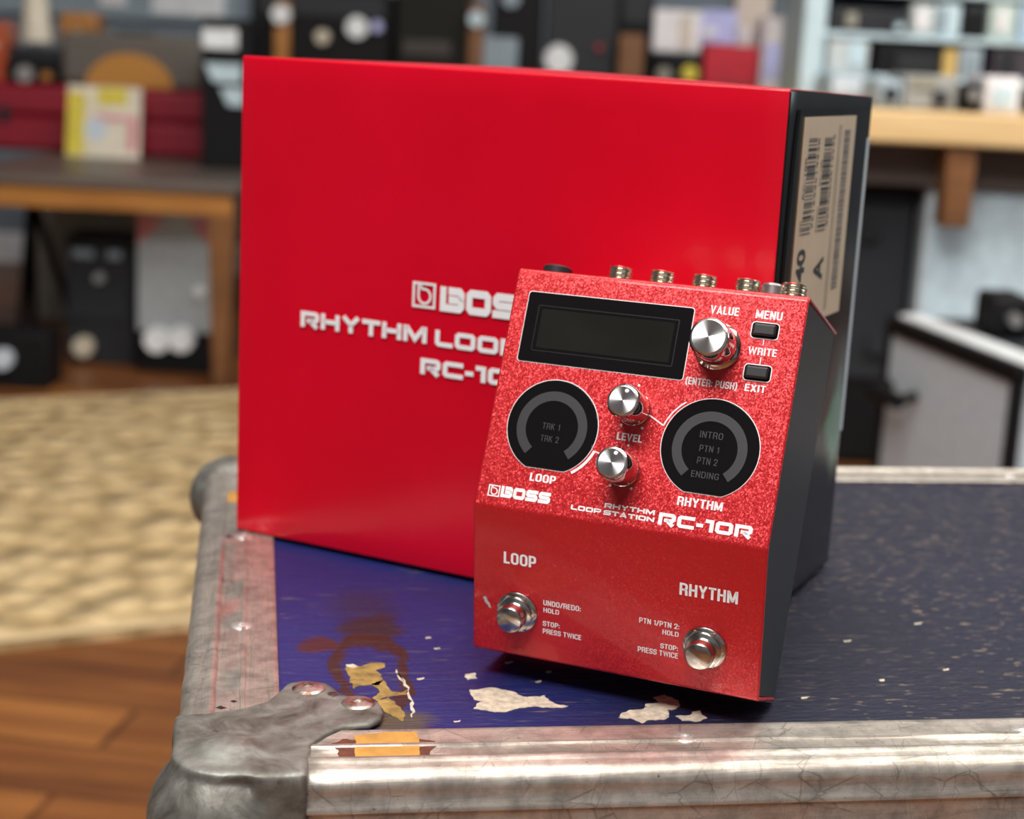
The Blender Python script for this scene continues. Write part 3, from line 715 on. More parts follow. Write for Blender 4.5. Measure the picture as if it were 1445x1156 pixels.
MB().box(0, Ln, .059, .55, ztop - .012, ztop - .002).build('lid', M_AMPGREY, rc)
mb = MB(); hx = Ln * .20; hz = ztop - .115
mb.cyl((hx - .045, -.004, hz + .01), (hx - .045, -.035, hz), .008, 12); mb.cyl((hx + .045, -.004, hz + .01), (hx + .045, -.035, hz), .008, 12)
mb.cyl((hx - .05, -.035, hz), (hx + .05, -.035, hz), .013, 14)
mb.build('handle', M_AMPBLK, rc, smooth=40)
q = at(1424, 442, 2.5)
crate('cable_coil', 'coiled black cable pouch lying on the grey road case', 'pouch', (1400, 420, 1460, 460), 2.42, .1, M_AMPBLK, ztop - .001, bev=.012, part='pouch', knobs=((.5, .5, .01, M_SILVK),))

# ------------------------------------------------------------------ flight case
CYAW = .165651
CO = V((-.0677736, .4692707, CASE_TOP)); CD = .311346
cu = V((math.cos(CYAW), math.sin(CYAW), 0)); cv = V((-math.sin(CYAW), math.cos(CYAW), 0))
CW = .70; RW = .031
fc = thing('flight_case', 'scuffed blue flight case with aluminium edges carrying the pedal', 'flight case', CO - V((0, 0, CASE_TOP)), CYAW)
H = CASE_TOP
def uv(px, py):
    q_ = on_z(px, py, CASE_TOP) - CO; return q_.dot(cu), q_.dot(cv)
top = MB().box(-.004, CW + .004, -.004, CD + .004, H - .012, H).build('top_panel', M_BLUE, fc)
mb = MB(); e = RW - .002
MB().box(-e, CW + e, -e, -e + .010, .02, H - .02).build('front_panel', M_BLUESIDE, fc)
MB().box(-e, CW + e, CD + e - .010, CD + e, .02, H - .02).build('back_panel', M_BLUESIDE, fc)
MB().box(-e, -e + .010, -e + .011, CD + e - .011, .02, H - .02).build('side_panel', M_BLUESIDE, fc)
MB().box(CW + e - .010, CW + e, -e + .011, CD + e - .011, .02, H - .02).build('side_panel', M_BLUESIDE, fc)
MB().box(-e, CW + e, -e, CD + e, 0, .019).build('bottom_panel', M_BLUESIDE, fc)
# rail section: distance out from the panel edge, height over the top skin
def rail_section():
    P = [(0, -.001), (0, .0012), (.0006, .0016), (.0016, .0014), (.0108, .0012), (.0112, .0018), (.0122, .0018), (.0126, .0012), (.0205, .0012), (.0212, .0021), (.0226, .0023), (.0240, .0017), (.0254, .0014)]
    for k in range(0, 10):
        a = math.radians(90 - 10 * k - 5); P.append((.0268 + .0048 * math.cos(a), -.0036 + .0048 * math.sin(a)))
    P += [(.0316, -.0085), (.0322, -.0092), (.0322, -.0106), (.0314, -.0112), (.0312, -.0300), (.0318, -.0305), (.0312, -.0320), (.0296, -.0320)]
    return P
SEC = rail_section()
def rail(p0, p1, out, mat, n=40):
    p0, p1, out = V(p0), V(p1), V(out)
    mb = MB(); L = (p1 - p0).length; ns = len(SEC); vs = []; fs = []
    for i in range(n + 1):
        q_ = p0.lerp(p1, i / n)
        for k, (d, h) in enumerate(SEC):
            wob = .00022 * math.sin(i * 1.7 + k * .6) * (1 if k > 2 else 0)
            vs.append(q_ + out * (d + wob) + V((0, 0, h + H + wob * .5)))
    for i in range(n):
        for k in range(ns - 1):
            a = i * ns + k; fs.append((a, a + ns, a + ns + 1, a + 1))
    mb.add(vs, fs)
    # give the sheet a thickness underneath
    o = mb.build('edge_rail', mat, fc, smooth=50)
    return o
RF = rail((-.002, 0, 0), (CW + RW - .004, 0, 0), (0, -1, 0), M_ALU)
RB = rail((CW + RW - .004, CD, 0), (-RW + .004, CD, 0), (0, 1, 0), M_ALU)
RL = rail((0, CD + RW - .004, 0), (0, -.002, 0), (-1, 0, 0), M_ALUS)
RR = rail((CW, -RW + .004, 0), (CW, CD + RW - .004, 0), (1, 0, 0), M_ALUS)
for r_ in (RF, RB, RL, RR):
    s_ = r_.modifiers.new('sheet', 'SOLIDIFY'); s_.thickness = .0008; s_.offset = 0
def rivet(p, n_, parent, r=.0042, mat=M_ALU, slot=True, name='rivet'):
    n_ = V(n_).normalized(); x = n_.orthogonal().normalized(); y = n_.cross(x)
    mb = MB(); pr = [(r * 1.0, 0), (r, .0003)] + [(r * math.cos(math.radians(a)), .0003 + .0009 * math.sin(math.radians(a))) for a in (20, 40, 60)]
    pr += [(r * .34, .00125), (r * .30, .0007), (r * .05, .0006)]
    mb.lathe(pr, Fr(p, x, y, n_), 28)
    return mb.build(name, mat, parent, smooth=45)
M_RIV = plain('bright rivet alloy', (.74, .72, .69), .42, metal=.75, var=.15, scale=500)
for u in (.1284, .2441, .3598, .4755, .5912): rivet((u, -.0100, H + .0012), (0, 0, 1), RF, mat=M_RIV)
for u in (.1284, .2441, .3598, .4755, .5912): rivet((u, -.0313, H - .0200), (0, -1, 0), RF, mat=M_RIV)
for v_ in (.0960, .2084): rivet((-.0125, v_, H + .0012), (0, 0, 1), RL, mat=M_RIV)
for u in (.05, .1668, .2836, .4004, .5172, .634): rivet((u, CD + .0125, H + .0012), (0, 0, 1), RB, mat=M_RIV)

# corner brackets: ball, top wing and two side wings grown into one skin
def bracket(fu, fv):
    """fu, fv: +1 keeps the front-left corner's sense, -1 mirrors it"""
    ox = 0 if fu > 0 else CW; oy = 0 if fv > 0 else CD
    T = lambda a, b, c: V((ox + fu * a, oy + fv * b, H + c))
    mb = MB()
    arc = [(-.0145 + .0183 * math.cos(math.radians(t_)), -.0145 + .0183 * math.sin(math.radians(t_))) for t_ in range(262, 186, -12)]
    if fu > 0 and fv > 0:
        topo = [(-.0325, .012), (-.022, .0135), (-.012, .0165), (-.004, .022), (.0005, .031), (.003, .0375), (.0095, .0395), (.0165, .037), (.0195, .031), (.0205, .0265),
                (.0275, .0250), (.0325, .0205), (.034, .0145), (.0325, .0060), (.0285, .0015), (.0205, .0005), (.0145, -.0050), (.0095, -.0120), (.0078, -.033)] + arc
    else:
        topo = None
    if topo:
        zt0, zt1 = .0006, .0032
        n = len(topo)
        vs = [T(a, b, zt0) for a, b in topo] + [T(a, b, zt1) for a, b in topo]
        mb.add(vs, [tuple(range(n)), tuple(range(n, 2 * n))] + [(i, (i + 1) % n, n + (i + 1) % n, n + i) for i in range(n)])
    e_ = .0078 if (fu > 0 and fv > 0) else -.001
    for (a0, a1, b0, b1, c0, c1) in ((-.008, e_, -.0340, -.0312, -.045, .0022 if topo else -.006), (-.0330, -.0308, -.004, .012 if e_ else .001, -.045, .0018 if topo else -.006)):
        P = [T(a0, b0, c0), T(a1, b0, c0), T(a1, b1, c0), T(a0, b1, c0), T(a0, b0, c1), T(a1, b0, c1), T(a1, b1, c1), T(a0, b1, c1)]
        mb.hexa(P)
    # ball
    r, c = (.0240, T(-.0160, -.0160, -.0180)) if topo else (.0205, T(-.0200, -.0180, -.0140)); N = 28; vs = []; fs = []
    for j in range(N + 1):
        th = math.pi * j / N
        for k in range(2 * N):
            ph = math.pi * k / N
            vs.append(c + V((r * math.sin(th) * math.cos(ph), r * math.sin(th) * math.sin(ph), r * math.cos(th))))
    for j in range(N):
        for k in range(2 * N):
            fs.append((j * 2 * N + k, j * 2 * N + (k + 1) % (2 * N), (j + 1) * 2 * N + (k + 1) % (2 * N), (j + 1) * 2 * N + k))
    mb.add(vs, fs)
    o = mb.build('corner_bracket', M_ZINC, fc)
    bm = bmesh.new(); bm.from_mesh(o.data); bmesh.ops.remove_doubles(bm, verts=bm.verts, dist=1e-6)
    bmesh.ops.recalc_face_normals(bm, faces=bm.faces); bm.to_mesh(o.data); bm.free()
    m = o.modifiers.new('skin', 'REMESH'); m.mode = 'VOXEL'; m.voxel_size = .0009; m.use_smooth_shade = True
    m = o.modifiers.new('soften', 'SMOOTH'); m.factor = .5; m.iterations = 14
    return o
BFL = bracket(1, 1); BBL = bracket(1, -1); bracket(-1, 1); bracket(-1, -1)
for a, b in ((.0100, .0310), (.0257, .0180)): rivet((a, b, H + .0030), (0, 0, 1), BFL, r=.0056, mat=M_SCREW, name='screw')
rivet((.006, -.0343, H - .034), (0, -1, 0), BFL, r=.0045, mat=M_SCREW, name='screw')

# torn patches in the blue skin and residue on the rail: thin flakes with ragged outlines
def ragged(pts, depth=3, amp=.16, seed=1):
    rn = random.Random(seed)
    for _ in range(depth):
        out = []
        for i in range(len(pts)):
            a = V(pts[i]); b = V(pts[(i + 1) % len(pts)]); d = b - a
            m = (a + b) / 2 + V((-d.y, d.x)) * rn.uniform(-amp, amp)
            out += [tuple(a), tuple(m)]
        pts = out
    return pts
def patch(name, px, mat, parent, h=.00018, seed=1, z=0.0, amp=.16, depth=3):
    P = ragged([uv(*q_) for q_ in px], depth, amp, seed)
    f2 = Fr((0, 0, H + z)); 
    return MB().prism(P, -.0002, h, f2).build(name, mat, parent)
patch('torn_patch', [(663, 974), (690, 971), (725, 977), (738, 984), (762, 984), (770, 981), (776, 990), (802, 997), (775, 999), (745, 998), (722, 1003), (690, 1004), (668, 1001), (682, 991), (669, 988)], M_PALE, top, seed=3)
patch('torn_patch', [(922, 985), (938, 981), (958, 990), (956, 999), (941, 1003), (944, 1013), (925, 1017), (905, 1021), (890, 1014), (873, 1013), (880, 1006), (905, 1002), (912, 994), (930, 993)], M_PALE, top, seed=5)
patch('torn_patch', [(953, 1011), (975, 1009), (988, 1003), (998, 1014), (980, 1019), (962, 1018)], M_PALE, top, seed=8)
patch('torn_patch', [(657, 952), (671, 950), (673, 958), (659, 960)], M_PALE, top, seed=9)
patch('torn_patch', [(488, 938), (510, 941), (525, 936), (543, 937), (544, 942), (530, 947), (539, 953), (541, 961), (533, 968), (523, 967), (508, 968), (500, 973), (494, 961), (490, 951)], M_TAN, top, seed=11, amp=.13)
patch('torn_patch', [(524, 966), (541, 960), (546, 968), (553, 976), (566, 978), (574, 974), (573, 981), (553, 983), (540, 986), (533, 990), (525, 986), (536, 978)], M_TAN, top, seed=19, amp=.12)
patch('torn_patch', [(533, 989), (548, 985), (564, 998), (572, 1011), (568, 1020), (553, 1011), (541, 1001)], M_TAN, top, seed=21, amp=.13)
patch('torn_patch', [(493, 988), (512, 984), (528, 990), (533, 999), (515, 999), (497, 997)], M_TAN, top, seed=12)
patch('torn_patch', [(559, 945), (572, 961), (578, 981), (582, 998), (582, 1013), (580, 1013), (579, 998), (575, 982), (569, 963)], M_PALE, top, seed=13, depth=2)
patch('torn_patch', [(488, 939), (497, 938), (505, 942), (497, 944)], M_PALE, top, seed=14, h=.0003, depth=2)
for k, (x_, y_) in enumerate(((600, 900), (612, 915), (640, 1018), (712, 935), (770, 948), (755, 962), (588, 958), (1130, 985), (1240, 960), (1330, 945), (1190, 905), (1290, 880))):
    patch('scuff', [(x_, y_), (x_ + 7 + k % 4 * 2, y_ - 1.5), (x_ + 9, y_ + 1), (x_ + 2, y_ + 2)], M_PALE, top, seed=30 + k, h=.00012, depth=2)
patch('rust_residue', [(468, 1056), (505, 1050), (520, 1041), (575, 1039), (628, 1038), (622, 1043), (610, 1048), (606, 1070), (598, 1080), (560, 1081), (520, 1084), (500, 1087), (482, 1090), (478, 1076)], M_RUST, RF, h=.0004, seed=15, z=.00125, amp=.22)
patch('tape_residue', [(499, 1046), (540, 1041), (588, 1040), (592, 1056), (591, 1076), (545, 1077), (500, 1078)], M_TAPE, RF, h=.0006, seed=16, z=.00125, amp=.06)
patch('tape_residue', [(313, 700), (336, 698), (336, 714), (320, 713)], M_TAPE, RL, h=.0005, seed=17, z=.00125, amp=.08)
for k, (x_, y_, s_) in enumerate(((312, 1005, 4), (352, 978, 4), (316, 845, 3), (322, 762, 3), (300, 985, 2.5), (350, 995, 2), (330, 996, 2.5))):
    patch('pit_mark', [(x_ - 2 * s_, y_), (x_, y_ - s_ * .7), (x_ + 2 * s_, y_), (x_, y_ + s_ * .7)], M_RUBBER, RL, h=.0003, seed=50 + k, z=.00125, depth=2, amp=.1)

# ------------------------------------------------------------------ the red carton
BYAW = -.46
BX = V((-.119637, .681464, CASE_TOP + .0020)); W_, H_, D_ = .236815, .204421, .111584
cb = thing('product_carton', 'large glossy red carton with white lettering standing behind the pedal', 'carton', BX, BYAW)
P = [V((0, 0, 0)), V((W_, 0, 0)), V((W_, D_ + .001, 0)), V((0, D_, 0)), V((.0002, 0, H_ + .0008)), V((W_, 0, H_ - .0008)), V((W_ + .0005, D_ + .0005, H_ - .003)), V((0, D_, H_ - .0005))]
def bil(a, b, c, d, u, v): return a.lerp(b, u).lerp(d.lerp(c, u), v)
mb = MB()
def face(a, b, c, d, mi, nu, nv, bulge=0, nrm=None):
    vs = []; fs = []
    for j in range(nv + 1):
        for i in range(nu + 1):
            u, v = i / nu, j / nv
            q_ = bil(a, b, c, d, u, v)
            if bulge: q_ = q_ + nrm * (bulge * math.sin(math.pi * u) * math.sin(math.pi * v))
            vs.append(q_)
    for j in range(nv):
        for i in range(nu):
            k = j * (nu + 1) + i; fs.append((k, k + 1, k + nu + 2, k + nu + 1))
    mb.add(vs, fs, mi)
face(P[0], P[1], P[5], P[4], 0, 24, 20, .0006, V((0, -1, 0)))
face(P[4], P[5], P[6], P[7], 0, 24, 12, .0022, V((0, 0, 1)))
face(P[1], P[2], P[6], P[5], 1, 12, 20, .0, V((1, 0, 0)))
face(P[2], P[3], P[7], P[6], 2, 24, 20, 0, V((0, 1, 0)))
face(P[3], P[0], P[4], P[7], 0, 12, 20, 0, V((-1, 0, 0)))
face(P[3], P[2], P[1], P[0], 1, 24, 12, 0, V((0, 0, -1)))
body = mb.build('carton_body', [M_CARTON, M_CBLACK, M_CWHITE], cb, smooth=30)
bm = bmesh.new(); bm.from_mesh(body.data); bmesh.ops.remove_doubles(bm, verts=bm.verts, dist=2e-5); bmesh.ops.recalc_face_normals(bm, faces=bm.faces); bm.to_mesh(body.data); bm.free()
b_ = body.modifiers.new('soft edge', 'BEVEL'); b_.width = .0011; b_.segments = 3; b_.limit_method = 'ANGLE'; b_.angle_limit = math.radians(40)
# tucked black flap on the side
fl = MB()
fs_ = Fr((W_, 0, 0), (0, 1, 0), (0, 0, 1), (1, 0, 0))
n = 24
vs = []; fc_ = []
for j in range(n + 1):
    z = .004 + (H_ - .012) * j / n
    cur = .0095 - .0048 * math.sin(math.pi * min(1, max(0, (j / n)))) ** .6 + .003 * (1 - j / n)
    for (y_, h_) in ((cur, .0002), (cur + .0006, .0012), (cur + .004, .0010), (D_ * .5, .0011), (D_ - .006, .0010), (D_ - .002, .0003)):
        vs.append(fs_(y_, z, h_))
for j in range(n):
    for i in range(5):
        k = j * 6 + i; fc_.append((k, k + 1, k + 7, k + 6))
fl.add(vs, fc_)
flap = fl.build('side_flap', M_CBLACK, cb, smooth=60)
MB().box(D_ - .0058, D_ - .0002, .060, H_ - .020, .0001, .0008, fs_).build('paper_edge', M_CWHITE, cb, bevel=.0002)
lab = MB()
lab.box(.0155, .0850, .1150, .1938, .0011, .00145, fs_)
label_o = lab.build('barcode_label', M_LABEL, cb)
mb = MB(); rn = random.Random(3)
def bars(y0, y1, z0, z1, lo, hi, h=.0016):
    z = z0
    while z < z1:
        t_ = rn.choice((lo, lo * 1.4, hi, lo))
        mb.box(y0, y1, z, min(z + t_, z1), h - .0003, h, fs_)
        z += t_ + rn.choice((lo, lo * 1.5, hi * .9))
bars(.0225, .0330, .1505, .1860, .00032, .0011); bars(.0430, .0530, .1505, .1860, .00032, .0011)
mb.build('barcode', M_INK, label_o)
mb = MB(); bars(.0695, .0775, .1255, .1885, .00025, .0006)
mb.box(.0640, .0643, .118, .1905, .0013, .0016, fs_); mb.box(.0615, .0617, .118, .1905, .0013, .0016, fs_)
mb.build('barcode', plain('grey print ink', (.13, .12, .11), .5), label_o)
# lettering on the label reads upward: x axis up the side, y axis towards the front edge
ft = Fr((W_, 0, 0), (0, 0, 1), (0, -1, 0), (1, 0, 0))
mb = MB()
for s_, z0, z1, y0, y1 in (('40', .1325, .1452, .0300, .0195), ('A', .1310, .1402, .0550, .0425)):
    mb.add(*text_mesh(s_, ft, z0, z1, -y0, -y1, .0016, .03))
mb.build('lettering', M_INK, label_o)
mb = MB()
for s_, z0, z1, y0, y1 in (('UPC', .1505, .1560, .0215, .0195), ('RC-10R', .1640, .1795, .0215, .0195), ('761294514238', .1520, .1860, .0362, .0342), ('EAN/JAN', .1505, .1600, .0418, .0400), ('RC-10R', .1680, .1780, .0418, .0400), ('4957054514235', .1515, .1870, .0562, .0542)):
    mb.add(*text_mesh(s_, ft, z0, z1, -y0, -y1, .0016, .01))
mb.build('lettering', M_INK, label_o)
# front lettering
ff = Fr((0, 0, 0), (1, 0, 0), (0, 0, 1), (0, -1, 0)); mm = .001
mb = MB(); h = .0014
logo_mark(mb, ff, .0869, .0976, .1096, .1200, h); wide_text(mb, 'BOSS', ff, .0997, .1465, .1093, .1193, h, .31, .09)
mb.build('emblem_lettering', M_WHITE, body)
mb = MB()
wide_text(mb, 'RHYTHM', ff, .0332, .0942, .0952, .1019, h); wide_text(mb, 'LOOP', ff, .0981, .1370, .0948, .1015, h); wide_text(mb, 'STATION', ff, .1415, .2040, .0950, .1017, h)
wide_text(mb, 'RC-10R', ff, .0918, .1425, .0826, .0892, h, .29)
mb.build('lettering', M_WHITE, body)

# ------------------------------------------------------------------ the looper pedal
PYAW = -.373
PO = V((-.009435, .526412, CASE_TOP))
pd = thing('looper_pedal', 'red metal looper pedal with two footswitches leaning on the carton', 'effects pedal', PO, PYAW)
prof = [(0, .01139), (-.005163, .064339), (.025696, .141314), (.080192, .122452), (.028689, .000821)]
S0, S1 = 0.0, .101
Pv = [V((0, a, z)) for a, z in prof]
def panel(i, j):
    ey_ = (Pv[j] - Pv[i]).normalized(); n_ = V((0, -ey_.z, ey_.y))
    return Fr(Pv[i], (1, 0, 0), ey_, n_)
LOW, UP, REAR = panel(0, 1), panel(1, 2), panel(2, 3)
# folded cover: from the front lip over both panels to the rear lip
d34 = (Pv[3] - Pv[4]).normalized()
lipF = Pv[0].lerp(Pv[4], .93); lipR = Pv[3] + (Pv[3] - Pv[2]).normalized() * .002
def rounded(pts, rad, n=6):
    out = [pts[0]]
    for i in range(1, len(pts) - 1):
        a = (pts[i - 1] - pts[i]).normalized(); b = (pts[i + 1] - pts[i]).normalized()
        ang = a.angle(b); d = rad[i] / math.tan(ang / 2)
        p, q_ = pts[i] + a * d, pts[i] + b * d
        for k in range(n + 1):
            t_ = k / n; out.append(p.lerp(pts[i], t_).lerp(pts[i].lerp(q_, t_), t_))
    out.append(pts[-1]); return out
line = rounded([lipF, Pv[0], Pv[1], Pv[2], lipR], [0, .0016, .004, .0022, 0])
def inset(lp_, d):
    out = []
    for i, p in enumerate(lp_):
        a = lp_[max(0, i - 1)]; b = lp_[min(len(lp_) - 1, i + 1)]; t_ = (b - a).normalized()
        out.append(p + V((0, t_.z, -t_.y)) * d)
    return out
inn = inset(line, .0013)
mb = MB(); n = len(line); vs = []
for s_ in (S0, S1):
    vs += [V((s_, p.y, p.z)) for p in line] + [V((s_, p.y, p.z)) for p in inn]
fs = []
for i in range(n - 1):
    fs += [(i, i + 1, 2 * n + i + 1, 2 * n + i), (n + i, 3 * n + i, 3 * n + i + 1, n + i + 1), (i, n + i, n + i + 1, i + 1), (2 * n + i, 2 * n + i + 1, 3 * n + i + 1, 3 * n + i)]
fs += [(0, 2 * n, 3 * n, n), (n - 1, 2 * n - 1, 4 * n - 1, 3 * n - 1)]
mb.add(vs, fs)
cover = mb.build('top_cover', M_PED, pd, smooth=35)
b_ = cover.modifiers.new('soft edge', 'BEVEL'); b_.width = .0008; b_.segments = 3; b_.limit_method = 'ANGLE'; b_.angle_limit = math.radians(50)
# black chassis inside it
ch = rounded([inn[0]] + inset([Pv[0], Pv[1], Pv[2], Pv[3]], .0016)[0:3] + [inn[-1] + V((0, -.0018, -.001)), Pv[4] + V((0, -.001, .0))], [0, .001, .003, .002, .002, 0])
ch = [inn[0]] + [p for p in inset(line, .0016)][1:-1] + [inn[-1] - (Pv[3] - Pv[2]).normalized() * .0025, Pv[4] + V((0, .0005, 0))]
MB().prism([(p.y, p.z) for p in ch], .0006, .1004, Fr((0, 0, 0), (0, 1, 0), (0, 0, 1), (1, 0, 0))).build('chassis', M_BLACKM, pd)

def up_obj(name, mb, mat, parent, fr, loc, smooth=35, bevel=0):
    """build a part in its own axes (local z = panel normal) so turned metal keeps a radial grain"""
    o = mb.build(name, mat, parent, smooth=smooth, bevel=bevel)
    m = Matrix.Identity(4)
    for i, ax_ in enumerate((fr.x, fr.y, fr.z)):
        for r in range(3): m[r][i] = ax_[r]
    p = fr(*loc); m.translation = p
    o.matrix_local = m
    return o
MMF = lambda fr: Fr(fr.o, fr.x * .001, fr.y * .001, fr.z * .001)
U, Lw = MMF(UP), MMF(LOW)
# main display
sc_ = MB().prism(rrect(5.9, 64.1, 50.6, 74.8, 1.0), -.2, .35, U).build('display_window', M_GLASS, pd)
mb = MB(); mb.stroke(rrect(5.75, 64.25, 50.45, 74.95, 1.0), .14, .12, U, True); mb.build('outline', M_WHITE, sc_)
MB().prism(rrect(11.6, 58.4, 55.7, 69.2, .4), .2, .42, U).build('lcd_panel', M_LCD, sc_)
mb = MB(); mb.stroke(rrect(10.2, 59.8, 54.6, 70.3, .4), .18, .40, U, True); mb.build('inner_frame', plain('black plastic bezel', (.014, .014, .015), .25, var=.05), sc_)
# two round track displays
def round_display(cx, cy, R, chord, words, lab_name):
    half = math.acos((cy - chord) / R)
    a0 = -math.pi / 2 + half; a1 = 3 * math.pi / 2 - half; N = 72
    P = [(cx + R * math.cos(a0 + (a1 - a0) * k / N), cy + R * math.sin(a0 + (a1 - a0) * k / N)) for k in range(N + 1)]
    o = MB().prism(P, -.2, .5, U).build('track_display', M_GLASS, pd, bevel=.00025)
    mb = MB(); mb.stroke([(cx + (p[0] - cx) * 1.008, cy + (p[1] - cy) * 1.008) for p in P], .14, .1, U, True); mb.build('outline', M_WHITE, o)
    mb = MB(); g0, g1 = math.radians(-52), math.radians(232)
    P = [(cx + 10.8 * math.cos(g0 + (g1 - g0) * k / 80), cy - .4 + 10.8 * math.sin(g0 + (g1 - g0) * k / 80)) for k in range(81)]
    mb.stroke(P, 1.6, .56, U); mb.build('light_ring', M_RING, o)
    mb = MB()
    for s_, x0_, x1_, y0_, y1_ in words: narrow_text(mb, s_, U, x0_, x1_, y0_, y1_, .56, .11, .16)
    mb.build('lettering', M_DIM, o)
    return o
round_display(22.7, 29.4, 15.9, 15.0, (('TRK 1', 19.4, 25.6, 28.3, 30.4), ('TRK 2', 19.5, 25.9, 24.1, 26.2)), '')
round_display(77.05, 29.4, 16.2, 14.4, (('INTRO', 73.2, 80.8, 32.5, 34.7), ('PTN 1', 73.8, 80.3, 28.0, 30.1), ('PTN 2', 73.7, 80.4, 23.9, 26.1), ('ENDING', 72.5, 81.6, 19.4, 21.5)), '')
# knobs
def knob(cx, cy, h, rt, rb, flange):
    o = up_obj('knob', MB().lathe([(flange, .0), (flange, .0018), (flange - .0006, .0024), (rb, .0026), (rb, .0045), (rt + .0001, h - .0014), (rt - .0004, h - .0004), (rt - .0009, h - .0002)], n=64), M_CHROME, pd, UP, (cx * .001, cy * .001, 0))
    mb = MB().lathe([(rt - .0007, -.0006), (rt - .0007, .0), (rt - .0012, .0003), (.00005, .0003)], n=96, cap1=False)
    c_ = mb.build('knob_cap', M_SPUN, o, smooth=30); c_.location = (0, 0, h)
    return c_
knob(74.2, 62.7, .0150, .0066, .0069, .0078)
for cx, cy in ((50.0, 38.8), (50.0, 18.4)):
    c_ = knob(cx, cy, .0154, .0056, .0056, .0057)
    MB().lathe([(.00065, 0), (.00065, .0003)], Fr((.0010, .0032, .0003)), 20).build('indicator_dot', M_WHITE, c_)
# menu and exit buttons
for cx, cy in ((88.5, 69.9), (88.3, 55.8)):
    o = MB().prism(rrect(cx - 3.7, cx + 3.7, cy - 1.9, cy + 1.9, .7), .0, 2.0, U).build('push_button', M_RUBBER, pd, bevel=.0006, segs=3)
    MB().prism(rrect(cx - 4.4, cx + 4.4, cy - 2.6, cy + 2.6, 1.1), -.1, .12, U).build('surround', M_GLASS, o)
    mb = MB(); mb.stroke(rrect(cx - 4.5, cx + 4.5, cy - 2.7, cy + 2.7, 1.2), .15, .14, U, True); mb.build('outline', M_WHITE, o)
# footswitches
for cx, cy in ((16.5, 16.4), (82.3, 15.8)):
    o = up_obj('footswitch', MB().lathe([(.0073, 0), (.0073, .0010), (.0066, .0016), (.0060, .0017), (.0060, .0030), (.0054, .0034)], n=56), M_NICKEL, pd, LOW, (cx * .001, cy * .001, 0))
    MB().lathe([(.0047, .003), (.0047, .0074), (.0045, .0080), (.0040, .0083), (.0001, .0084)], n=56, cap1=False).build('switch_cap', M_NICKEL, o, smooth=50)
    MB().lathe([(.0071, .0011), (.0069, .0017), (.0057, .0018)], n=6, cap0=False, cap1=False).build('hex_nut', M_NICKEL, o)
# jacks on the rear wall
R_ = REAR
for s_ in (29.0, 44.2, 59.4, 74.6, 90.6):
    pr = [(.0052, 0), (.0052, .0012), (.0044, .0014)]
    z = .0014
    for k in range(4): pr += [(.0044, z), (.0044, z + .0008), (.0040, z + .0010), (.0040, z + .0014)]; z += .0016
    pr += [(.0042, z + .0002), (.0028, z + .0004), (.0026, z - .004)]
    up_obj('jack_socket', MB().lathe(pr, n=36), M_BRASS, pd, REAR, (s_ * .001, .024, 0), smooth=30)
up_obj('power_socket', MB().lathe([(.0052, 0), (.0052, .0052), (.0045, .0058), (.0026, .0058), (.0024, .002)], n=32), M_CHARCOAL, pd, REAR, (.0062, .022, 0))
up_obj('small_socket', MB().lathe([(.0040, 0), (.0040, .0064), (.0034, .0072), (.0018, .0072), (.0016, .002)], n=32), plain('grey metal socket', (.35, .34, .34), .3, metal=.8), pd, REAR, (.0838, .023, 0))
# base feet
BASE = panel(3, 4)
for s_ in (.012, .089):
    for d_ in (.02, .112):
        up_obj('rubber_foot', MB().lathe([(.006, -.001), (.006, .0006), (.005, .0010)], n=24), M_RUBBER, pd, BASE, (s_, d_, 0))
# printing on the cover
hT = .10
for s_, x0_, x1_, y0_, y1_ in (('VALUE', 69.4, 79.0, 73.8, 76.6), ('MENU', 84.6, 93.4, 73.8, 76.6), ('WRITE', 84.1, 93.5, 61.7, 64.2), ('EXIT', 85.0, 91.9, 49.5, 51.9), ('(ENTER: PUSH)', 65.3, 82.4, 49.4, 51.8),
                               ('LEVEL', 45.5, 54.2, 28.1, 30.6), ('LOOP', 18.1, 27.3, 10.4, 13.1), ('RHYTHM', 69.4, 84.4, 9.7, 12.6)):
    narrow_text(MB(), s_, U, x0_, x1_, y0_, y1_, hT).build('lettering', M_WHITE, cover)
for fr_, s_, x0_, x1_, y0_, y1_ in ((Lw, 'LOOP', 11.2, 22.9, 33.4, 37.6), (Lw, 'RHYTHM', 72.9, 92.3, 32.8, 37.1)):
    narrow_text(MB(), s_, fr_, x0_, x1_, y0_, y1_, hT).build('lettering', M_WHITE, cover)
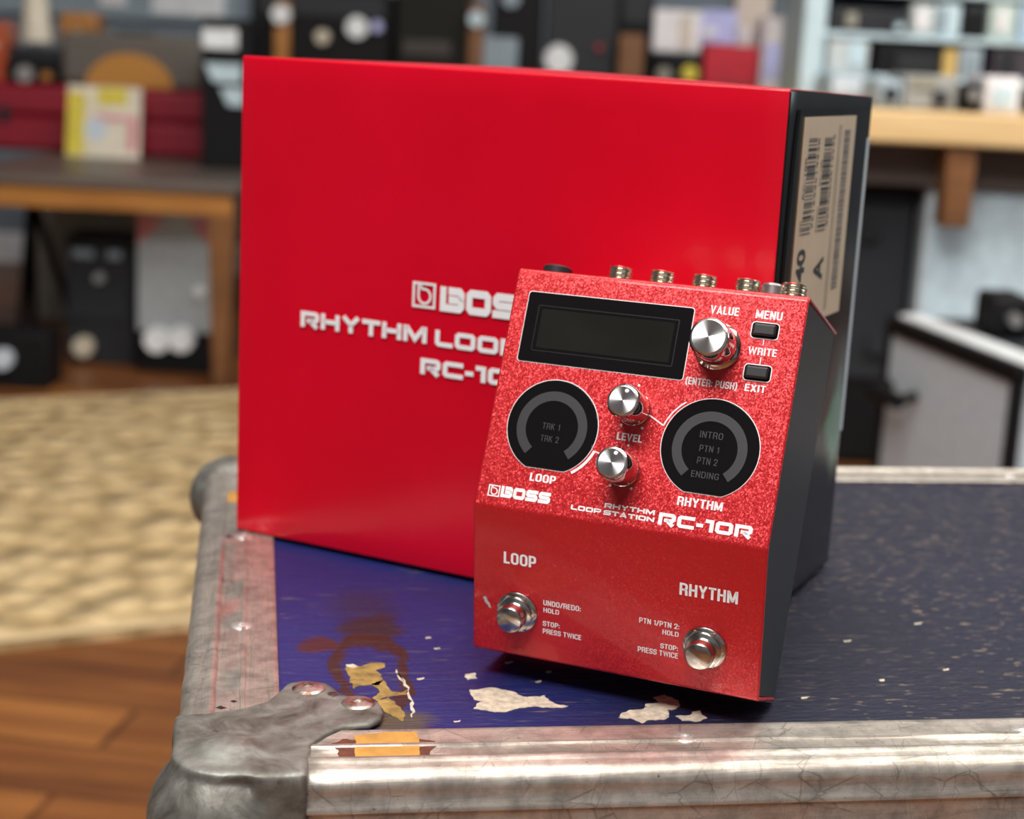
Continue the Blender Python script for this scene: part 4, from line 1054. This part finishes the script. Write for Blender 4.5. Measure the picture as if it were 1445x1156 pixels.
for grp in ((('UNDO/REDO:', 25.8, 39.2, 20.5, 22.4), ('HOLD', 25.9, 31.5, 17.9, 19.6), ('STOP:', 25.8, 31.8, 12.9, 14.7), ('PRESS TWICE', 25.8, 39.6, 10.1, 11.9)),
            (('PTN 1/PTN 2:', 59.7, 73.4, 20.4, 22.3), ('HOLD', 67.8, 73.3, 17.7, 19.4), ('STOP:', 67.3, 73.3, 12.6, 14.4), ('PRESS TWICE', 59.6, 73.4, 9.9, 11.8))):
    mb = MB()
    for s_, x0_, x1_, y0_, y1_ in grp: narrow_text(mb, s_, Lw, x0_, x1_, y0_, y1_, hT, .140, .11)
    mb.build('lettering', M_WHITE, cover)
mb = MB(); logo_mark(mb, U, 4.3, 8.5, 3.3, 7.2, hT); wide_text(mb, 'BOSS', U, 8.9, 26.6, 3.5, 7.3, hT, .31, .09); mb.build('emblem_lettering', M_WHITE, cover)
mb = MB(); wide_text(mb, 'RHYTHM', U, 45.5, 62.7, 5.25, 6.85, hT); wide_text(mb, 'LOOP', U, 34.2, 44.7, 3.0, 4.6, hT); wide_text(mb, 'STATION', U, 45.6, 62.9, 2.95, 4.5, hT)
wide_text(mb, 'RC-10R', U, 64.2, 95.2, 2.5, 6.5, hT, .29); mb.build('lettering', M_WHITE, cover)
# printed lines and dots
mb = MB()
mb.stroke([(88.6, 67.0), (88.6, 65.0)], .16, hT, U); mb.stroke([(88.6, 61.0), (88.6, 58.8)], .16, hT, U)
A_ = [(77.05 + 17.4 * math.cos(math.radians(t_)), 29.4 + 17.4 * math.sin(math.radians(t_))) for t_ in range(126, 163, 3)]
mb.stroke(A_, .22, hT, U); mb.stroke([A_[-1], (55.2, 37.6)], .22, hT, U)
A_ = [(22.7 + 17.2 * math.cos(math.radians(t_)), 29.4 + 17.2 * math.sin(math.radians(t_))) for t_ in range(-57, -18, 3)]
mb.stroke(A_, .45, hT, U); mb.stroke([A_[-1], (44.8, 21.5)], .22, hT, U)
for x_, y_ in ((49.9, 47.0), (53.5, 33.0), (46.3, 33.1), (49.9, 26.7), (46.2, 12.8), (53.4, 12.7)):
    mb.flat([(x_ + .42 * math.cos(k / 16 * 6.2832), y_ + .42 * math.sin(k / 16 * 6.2832)) for k in range(16)], hT, U)
mb.build('printed_marks', M_WHITE, cover)
P_ = ragged([(3.7, 19.6), (4.7, 19.9), (6.2, 17.6), (6.8, 15.7), (5.9, 16.0), (4.6, 17.6)], 2, .12, 4)
MB().prism(P_, .0, .06, Lw).build('paint_chip', plain('bare grey metal', (.45, .44, .45), .5), cover)
